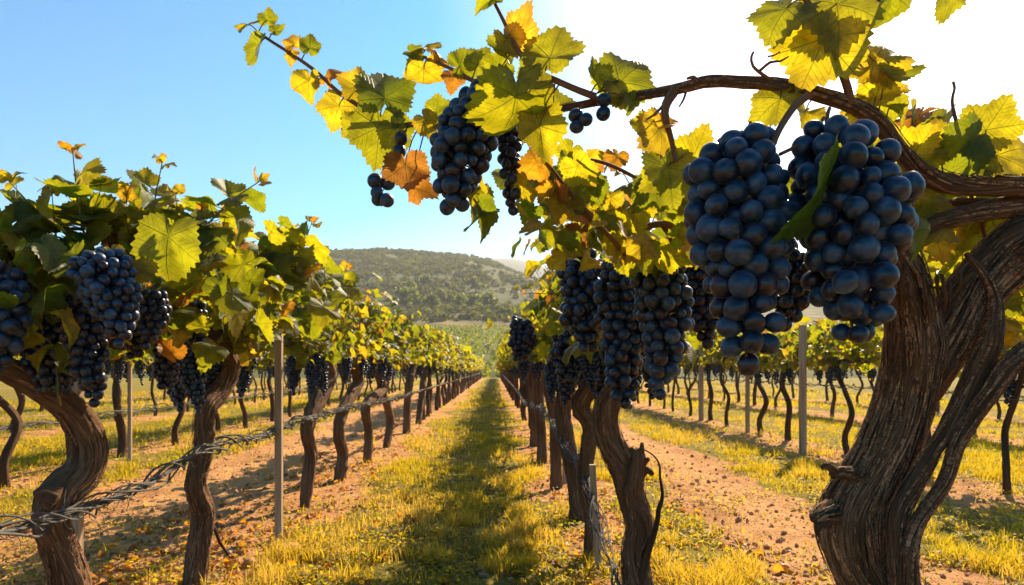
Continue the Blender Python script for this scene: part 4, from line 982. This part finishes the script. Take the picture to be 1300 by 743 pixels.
# ------------------------------------------------------------------ clod of earth beside the square post, loose soil, litter
v_, f_ = ICO[4]
def rock(px, py, w, label, seed):
    Y = EYE * F / (py - VPY); p = at(px, py, Y); r = w / F * Y / 2
    d = .75 + .55 * fbm(v_ * 1.3 + seed, 4); mb = MB(); mb.add(v_ * d[:, None] * r * np.array([1.1, 1, .75]), f_)
    o = mb.build('earth_clod', M['soil'], None, True, (p[0], Y, r * .35)); tag(o, label, 'clod')
M['soil'] = simple_material('clod_soil', (.42, .22, .095), .95, .45, 14, .1)
rock(365, 706, 30, 'round clod of orange earth on the ground beside the square wooden post', 3)
rock(318, 716, 14, 'small clod of earth nearer the kinked trunk', 5)

ng = np.random.default_rng(31)
def scatter_y(n, y0, y1, p=1.0):
    u = ng.random(n); return (y0 ** (1 - p) + u * (y1 ** (1 - p) - y0 ** (1 - p))) ** (1 / (1 - p)) if p != 1 else y0 * (y1 / y0) ** u
def ground_at(x, y):
    i = np.clip(np.searchsorted(gx, x) - 1, 0, nx - 2); j = np.clip(np.searchsorted(gy, y) - 1, 0, ny - 2)
    fx = (x - gx[i]) / (gx[i + 1] - gx[i]); fy = (y - gy[j]) / (gy[j + 1] - gy[j])
    return (GZ[j, i] * (1 - fx) + GZ[j, i + 1] * fx) * (1 - fy) + (GZ[j + 1, i] * (1 - fx) + GZ[j + 1, i + 1] * fx) * fy
def view_x(y, lim=13.0):
    return np.clip(ng.uniform(-.76, .82, len(y)) * y, -lim, lim)

# loose stones and crumbs of soil
n = 22000; y = scatter_y(n, 2.6, 18); x = view_x(y); s = soil_amount(x, y); k = ng.random(n) < s * .9; x, y = x[k], y[k]; n = len(x)
v1_, f1_ = ICO[1]; r = .003 + .026 * ng.random(n) ** 4
V = v1_[None] * (r[:, None, None]) * ng.uniform(.55, 1.3, (n, 1, 3)) * (1 + ng.normal(0, .13, (n, len(v1_), 1))) + np.stack([x, y, ground_at(x, y) + r * .3], -1)[:, None]
mb = MB(); mb.add(V, (np.arange(n)[:, None, None] * len(v1_) + f1_[None]).reshape(-1, 3))
tag(mb.build('gravel', M['soil'], None, False), kind='stuff')
# fallen leaves
n = 9000; y = scatter_y(n, 2.6, 16); x = view_x(y); s = soil_amount(x, y); k = ng.random(n) < (.15 + .6 * s) * (np.minimum(np.abs(x - .8), np.abs(x + 1.8)) < 1.1); x, y = x[k], y[k]; n = len(x)
mb = MB(); leaves(mb, np.stack([x, y, ground_at(x, y) + .012], -1), np.stack([ng.normal(0, 1, n), ng.normal(0, 1, n), ng.normal(0, .2, n)], -1), np.stack([ng.normal(0, .35, n), ng.normal(0, .35, n), np.ones(n)], -1), ng.uniform(.03, .085, n), ng.uniform(.86, 1.0, n), 2, ng, curl=1.6)
tag(mb.build('leaf_litter', M['leaf_far']), kind='stuff')

# ------------------------------------------------------------------ grass
def grass_material():
    m, nt, N, L, P = mat('grass_blade'); b = NB(nt); h = b.attr('fac').outputs['Fac']
    sp = b.node('ShaderNodeSeparateXYZ'); L.new(b.attr('vec').outputs['Vector'], sp.inputs[0])
    refl = b.ramp(h, [(0, (.040, .070, .008)), (.35, (.10, .115, .012)), (.7, (.24, .18, .020)), (1, (.38, .26, .07))])
    tran = b.ramp(h, [(0, (.24, .28, .008)), (.35, (.58, .46, .010)), (.7, (.84, .56, .016)), (1, (.80, .52, .10))])
    L.new(refl, P.inputs['Base Color']); P.inputs['Roughness'].default_value = .55; P.inputs['Specular IOR Level'].default_value = .25
    tr = N.new('ShaderNodeBsdfTranslucent'); L.new(tran, tr.inputs['Color']); mx = N.new('ShaderNodeMixShader'); mx.inputs[0].default_value = .5
    L.new(P.outputs[0], mx.inputs[1]); L.new(tr.outputs[0], mx.inputs[2]); L.new(mx.outputs[0], N['Material Output'].inputs['Surface']); return m
M['grass'] = grass_material()
def blades(mb, x, y, h, w, hue, segs):
    n = len(x); z = ground_at(x, y) - .004; a = ng.uniform(0, 6.283, n); lean = np.abs(ng.normal(0, .55, n)) * h; b2 = a + ng.normal(0, .8, n)
    dx, dy = np.cos(a) * w, np.sin(a) * w; lx, ly = np.cos(b2) * lean, np.sin(b2) * lean; lx = lx
    c = np.stack([x, y, z], -1); W = np.stack([dx, dy, np.zeros(n)], -1)
    if segs == 1:
        tipp = c + np.stack([lx, ly, h], -1); V = np.stack([c - W, c + W, tipp], 1); f = np.array([[0, 1, 2]]); q = 3
        mb.add(V, (np.arange(n)[:, None, None] * q + f[None]).reshape(-1, 3), None, np.repeat(hue, q)); return
    mid = c + np.stack([lx * .35, ly * .35, h * .6], -1); tipp = c + np.stack([lx, ly, h * .96], -1)
    V = np.stack([c - W, c + W, mid + W * .8, mid - W * .8, tipp], 1); q = 5; o0 = mb.n
    mb.add(V, (np.arange(n)[:, None, None] * q + np.array([[0, 1, 2, 3]])[None]).reshape(-1, 4), None, np.repeat(hue, q))
    mb.f.append((np.arange(n)[:, None, None] * q + np.array([[3, 2, 4]])[None]).reshape(-1, 3) + o0); mb.m.append(0)
mb = MB()
for (n, y0_, y1_, p, seg_, hs, ws) in ((330000, 2.7, 9, 1.6, 2, 1.0, 1.0), (300000, 8, 26, 1.5, 1, 1.1, 2.2), (200000, 22, 95, 1.4, 1, 1.35, 6.0)):
    y = scatter_y(n, y0_, y1_, p); x = view_x(y, 18.0 if y0_ > 7 else 13.0); s = soil_amount(x, y)
    cl = n2(x, y, .22, 2, 41); pr = np.clip(1.15 - s * 1.5, 0.015, 1) * np.clip((cl - .40) * 4.5, .05, 1) * np.clip((n2(x, y, .75, 2, 45) - .22) * 3.2, .12, 1)
    k = ng.random(n) < pr; x, y, cl = x[k], y[k], cl[k]; n = len(x)
    big = n2(x, y, 1.3, 2, 43)
    hgt = (.022 + .115 * np.clip(cl - .30, 0, 1) * 1.3 + .05 * ng.random(n) ** 3) * hs * (.65 + .8 * big)
    hue = np.clip(.58 + (big - .5) * 1.2 + ng.normal(0, .17, n), 0, 1)
    blades(mb, x, y, hgt * ng.uniform(.5, 1.25, n), (.0016 + .0022 * ng.random(n)) * ws, hue, seg_)
# low broad weeds among the blades
n = 150000; y = scatter_y(n, 2.7, 16, 1.5); x = view_x(y, 10); s = soil_amount(x, y); cl = n2(x, y, .30, 2, 47)
k = ng.random(n) < np.clip(1.1 - s, .02, 1) * np.clip((cl - .40) * 5, 0, 1); x, y, cl = x[k], y[k], cl[k]; n = len(x)
S = ng.uniform(.012, .030, n)
leaves(mb, np.stack([x, y, ground_at(x, y) + .01 + .055 * ng.random(n) * np.clip(cl * 1.5, 0, 1)], -1), np.stack([ng.normal(0, 1, n), ng.normal(0, 1, n), ng.normal(.25, .3, n)], -1), np.stack([ng.normal(0, .5, n), ng.normal(0, .5, n), np.ones(n)], -1), S, np.clip(ng.normal(.45, .2, n), 0, 1), 3, ng)
tag(mb.build('grass', M['grass'], None, True), kind='stuff')
# dry stalks and prunings on the bare strips
n = 2600; y = scatter_y(n, 2.7, 12); x = view_x(y, 8); s = soil_amount(x, y); k = ng.random(n) < s * .8; x, y = x[k], y[k]; n = len(x)
A = np.stack([x, y, ground_at(x, y) + .008], -1); a = ng.uniform(0, 6.28, n); l_ = ng.uniform(.03, .16, n)
Bp = A + np.stack([np.cos(a) * l_, np.sin(a) * l_, np.abs(ng.normal(.01, .02, n))], -1)
mb = MB(); sticks(mb, A, Bp, .0022, .0014); M['straw'] = simple_material('straw', (.36, .25, .13), .8, .4, 9)
tag(mb.build('twig_litter', M['straw']), kind='stuff')

# ------------------------------------------------------------------ the far vineyard, scrub and trees on the hill
fr = np.random.default_rng(55)
mb = MB(); P_ = []
for xr in np.arange(-40, 26, 2.3):
    yy_ = np.arange(100, 214, .30); P_.append(np.stack([np.full_like(yy_, xr) + fr.normal(0, .25, len(yy_)) + (yy_ - 112) * .06, yy_ + fr.normal(0, .2, len(yy_)), fr.uniform(.2, 1.35, len(yy_))], -1))
P_ = np.vstack(P_); P_ = P_[(P_[:, 0] > -.09 * P_[:, 1] - 12) & (P_[:, 0] < 14)]; P_[:, 2] += gz(P_[:, 0], P_[:, 1]); n = len(P_)
leaves(mb, P_, fr.normal(0, 1, (n, 3)), fr.normal(0, 1, (n, 3)) + [0, 0, .7], fr.uniform(.32, .62, n), np.clip(fr.normal(.12, .12, n), 0, .5), 3, fr)
tag(mb.build('distant_vineyard_foliage', M['leaf_far']), kind='stuff')

def canopy_material(name, a, c):
    m, nt, N, L, P = mat(name); b = NB(nt); h = b.attr('fac').outputs['Fac']
    tcn = b.noise(b.node('ShaderNodeTexCoord').outputs['Object'], .8, 3, .6)
    L.new(b.ramp(b.math('ADD', b.math('MULTIPLY', h, .6), b.math('MULTIPLY', tcn, .4)), [(.2, a), (.8, c)]), P.inputs['Base Color']); P.inputs['Roughness'].default_value = .9; P.inputs['Specular IOR Level'].default_value = .1; return m
def scrub_material():
    m = canopy_material('scrub_leaves', (.040, .056, .010), (.135, .135, .030)); N = m.node_tree.nodes; L = m.node_tree.links; P = N['Principled BSDF']
    tr = N.new('ShaderNodeBsdfTranslucent'); tr.inputs['Color'].default_value = (.16, .17, .02, 1); mx = N.new('ShaderNodeMixShader'); mx.inputs[0].default_value = .4
    L.new(P.outputs[0], mx.inputs[1]); L.new(tr.outputs[0], mx.inputs[2]); L.new(mx.outputs[0], N['Material Output'].inputs['Surface']); return m
M['scrub'] = scrub_material()
n = 46000; y = fr.uniform(236, 745, n); x = fr.uniform(-.50, .30, n) * y
dens = n2(x, y, 60, 3, 60); dn2 = n2(x, y, 16, 2, 61)
k = fr.random(n) < np.clip((dens - .36) * 4.2, .08, 1) * np.clip((dn2 - .25) * 2.4, .1, 1) * np.interp(y, [236, 262, 300, 335, 350, 370, 760], [.9, .25, .9, .9, .35, 1, 1]); x, y = x[k], y[k]; n = len(x)
w = .7 + 1.9 * fr.random(n) ** 2; base = np.stack([x, y, gz(x, y) + w * .45], -1)
q = 26; D = nrm(fr.normal(0, 1, (n, q, 3))) * fr.uniform(.45, 1.0, (n, q, 1)); D[..., 2] *= .85
Pc = (base[:, None] + D * w[:, None, None]).reshape(-1, 3); Nn_ = nrm(D.reshape(-1, 3) + fr.normal(0, .35, (n * q, 3)) + [0, 0, .3]); Tn = nrm(np.cross(Nn_, fr.normal(0, 1, (n * q, 3))))
Sx = (np.repeat(w, q) * fr.uniform(.28, .55, n * q))[:, None]; Bn = np.cross(Nn_, Tn)
V = np.stack([Pc - Tn * Sx, Pc + Bn * Sx * .8, Pc + Tn * Sx, Pc - Bn * Sx * .8], 1)
mb = MB(); mb.add(V, (np.arange(n * q)[:, None] * 4 + np.arange(4)[None]), None, np.repeat(np.clip(np.repeat(fr.random(n), q) * .7 + fr.random(n * q) * .3, 0, 1), 4))
tag(mb.build('woodland', M['scrub'], None, False), kind='stuff')
print('scrub', n)
# single trees at the foot of the hill
M['tree_leaf'] = M['leaf_far']
def tree_proto(seed, hgt):
    rg = np.random.default_rng(seed); root = thing('tree', 'tree', 'tree'); mb = MB()
    tp = catmull([(0, 0, -.3, .30), (rg.normal(0, .2), 0, hgt * .25, .24), (rg.normal(0, .3), 0, hgt * .5, .16), (0, 0, hgt * .85, .05)], .4); tube(mb, tp[:, :3], tp[:, 3], 8, .2, seed)
    for _ in range(6):
        i = rg.integers(len(tp) // 4, len(tp) - 2); d = nrm([rg.normal(), rg.normal(), rg.uniform(.3, 1)]); tube(mb, np.array([tp[i, :3], tp[i, :3] + d * hgt * .16, tp[i, :3] + d * hgt * .3 + [0, 0, .3]]), [.1, .07, .03], 5)
    mb.build('trunk', M['bark_small'], root); mb = MB(); P = []
    for _ in range(16):
        c = np.array([rg.normal(0, hgt * .22), rg.normal(0, hgt * .22), hgt * rg.uniform(.32, .95)]); c[:2] *= 1.2 - abs(c[2] / hgt - .5); P.append(c + rg.normal(0, hgt * .085, (45, 3)))
    P = np.vstack(P); n = len(P); leaves(mb, P, rg.normal(0, 1, (n, 3)), rg.normal(0, 1, (n, 3)) + [0, 0, .6], rg.uniform(.5, 1.0, n), np.clip(rg.normal(.10, .08, n), 0, .4), 3, rg)
    mb.build('crown', M['tree_leaf'], root); return root
tps = [tree_proto(300 + k, h) for k, h in enumerate((6.0, 7.5, 5.0))]
TG = 'round trees at the foot of the hill'
for k, (px, Y) in enumerate([(434, 300), (455, 322), (478, 296), (500, 330), (515, 300), (533, 318), (548, 292), (561, 340), (574, 345), (586, 310), (600, 300), (612, 338), (622, 296), (570, 372), (540, 380), (604, 372), (520, 364)]):
    o = tps[k] if k < 3 else copy_tree(tps[k % 3]); X = (px - VPX) / F * Y; o.location = (X, Y, float(gz(X, Y)) - .2); s = fr.uniform(.75, 1.25); o.scale = (s * 1.15, s * 1.15, s); o.rotation_euler[2] = fr.uniform(0, 6)
    o['label'] = 'dark round tree at the foot of the scrubby hill'; o['group'] = TG
print('all', len(SC.objects))
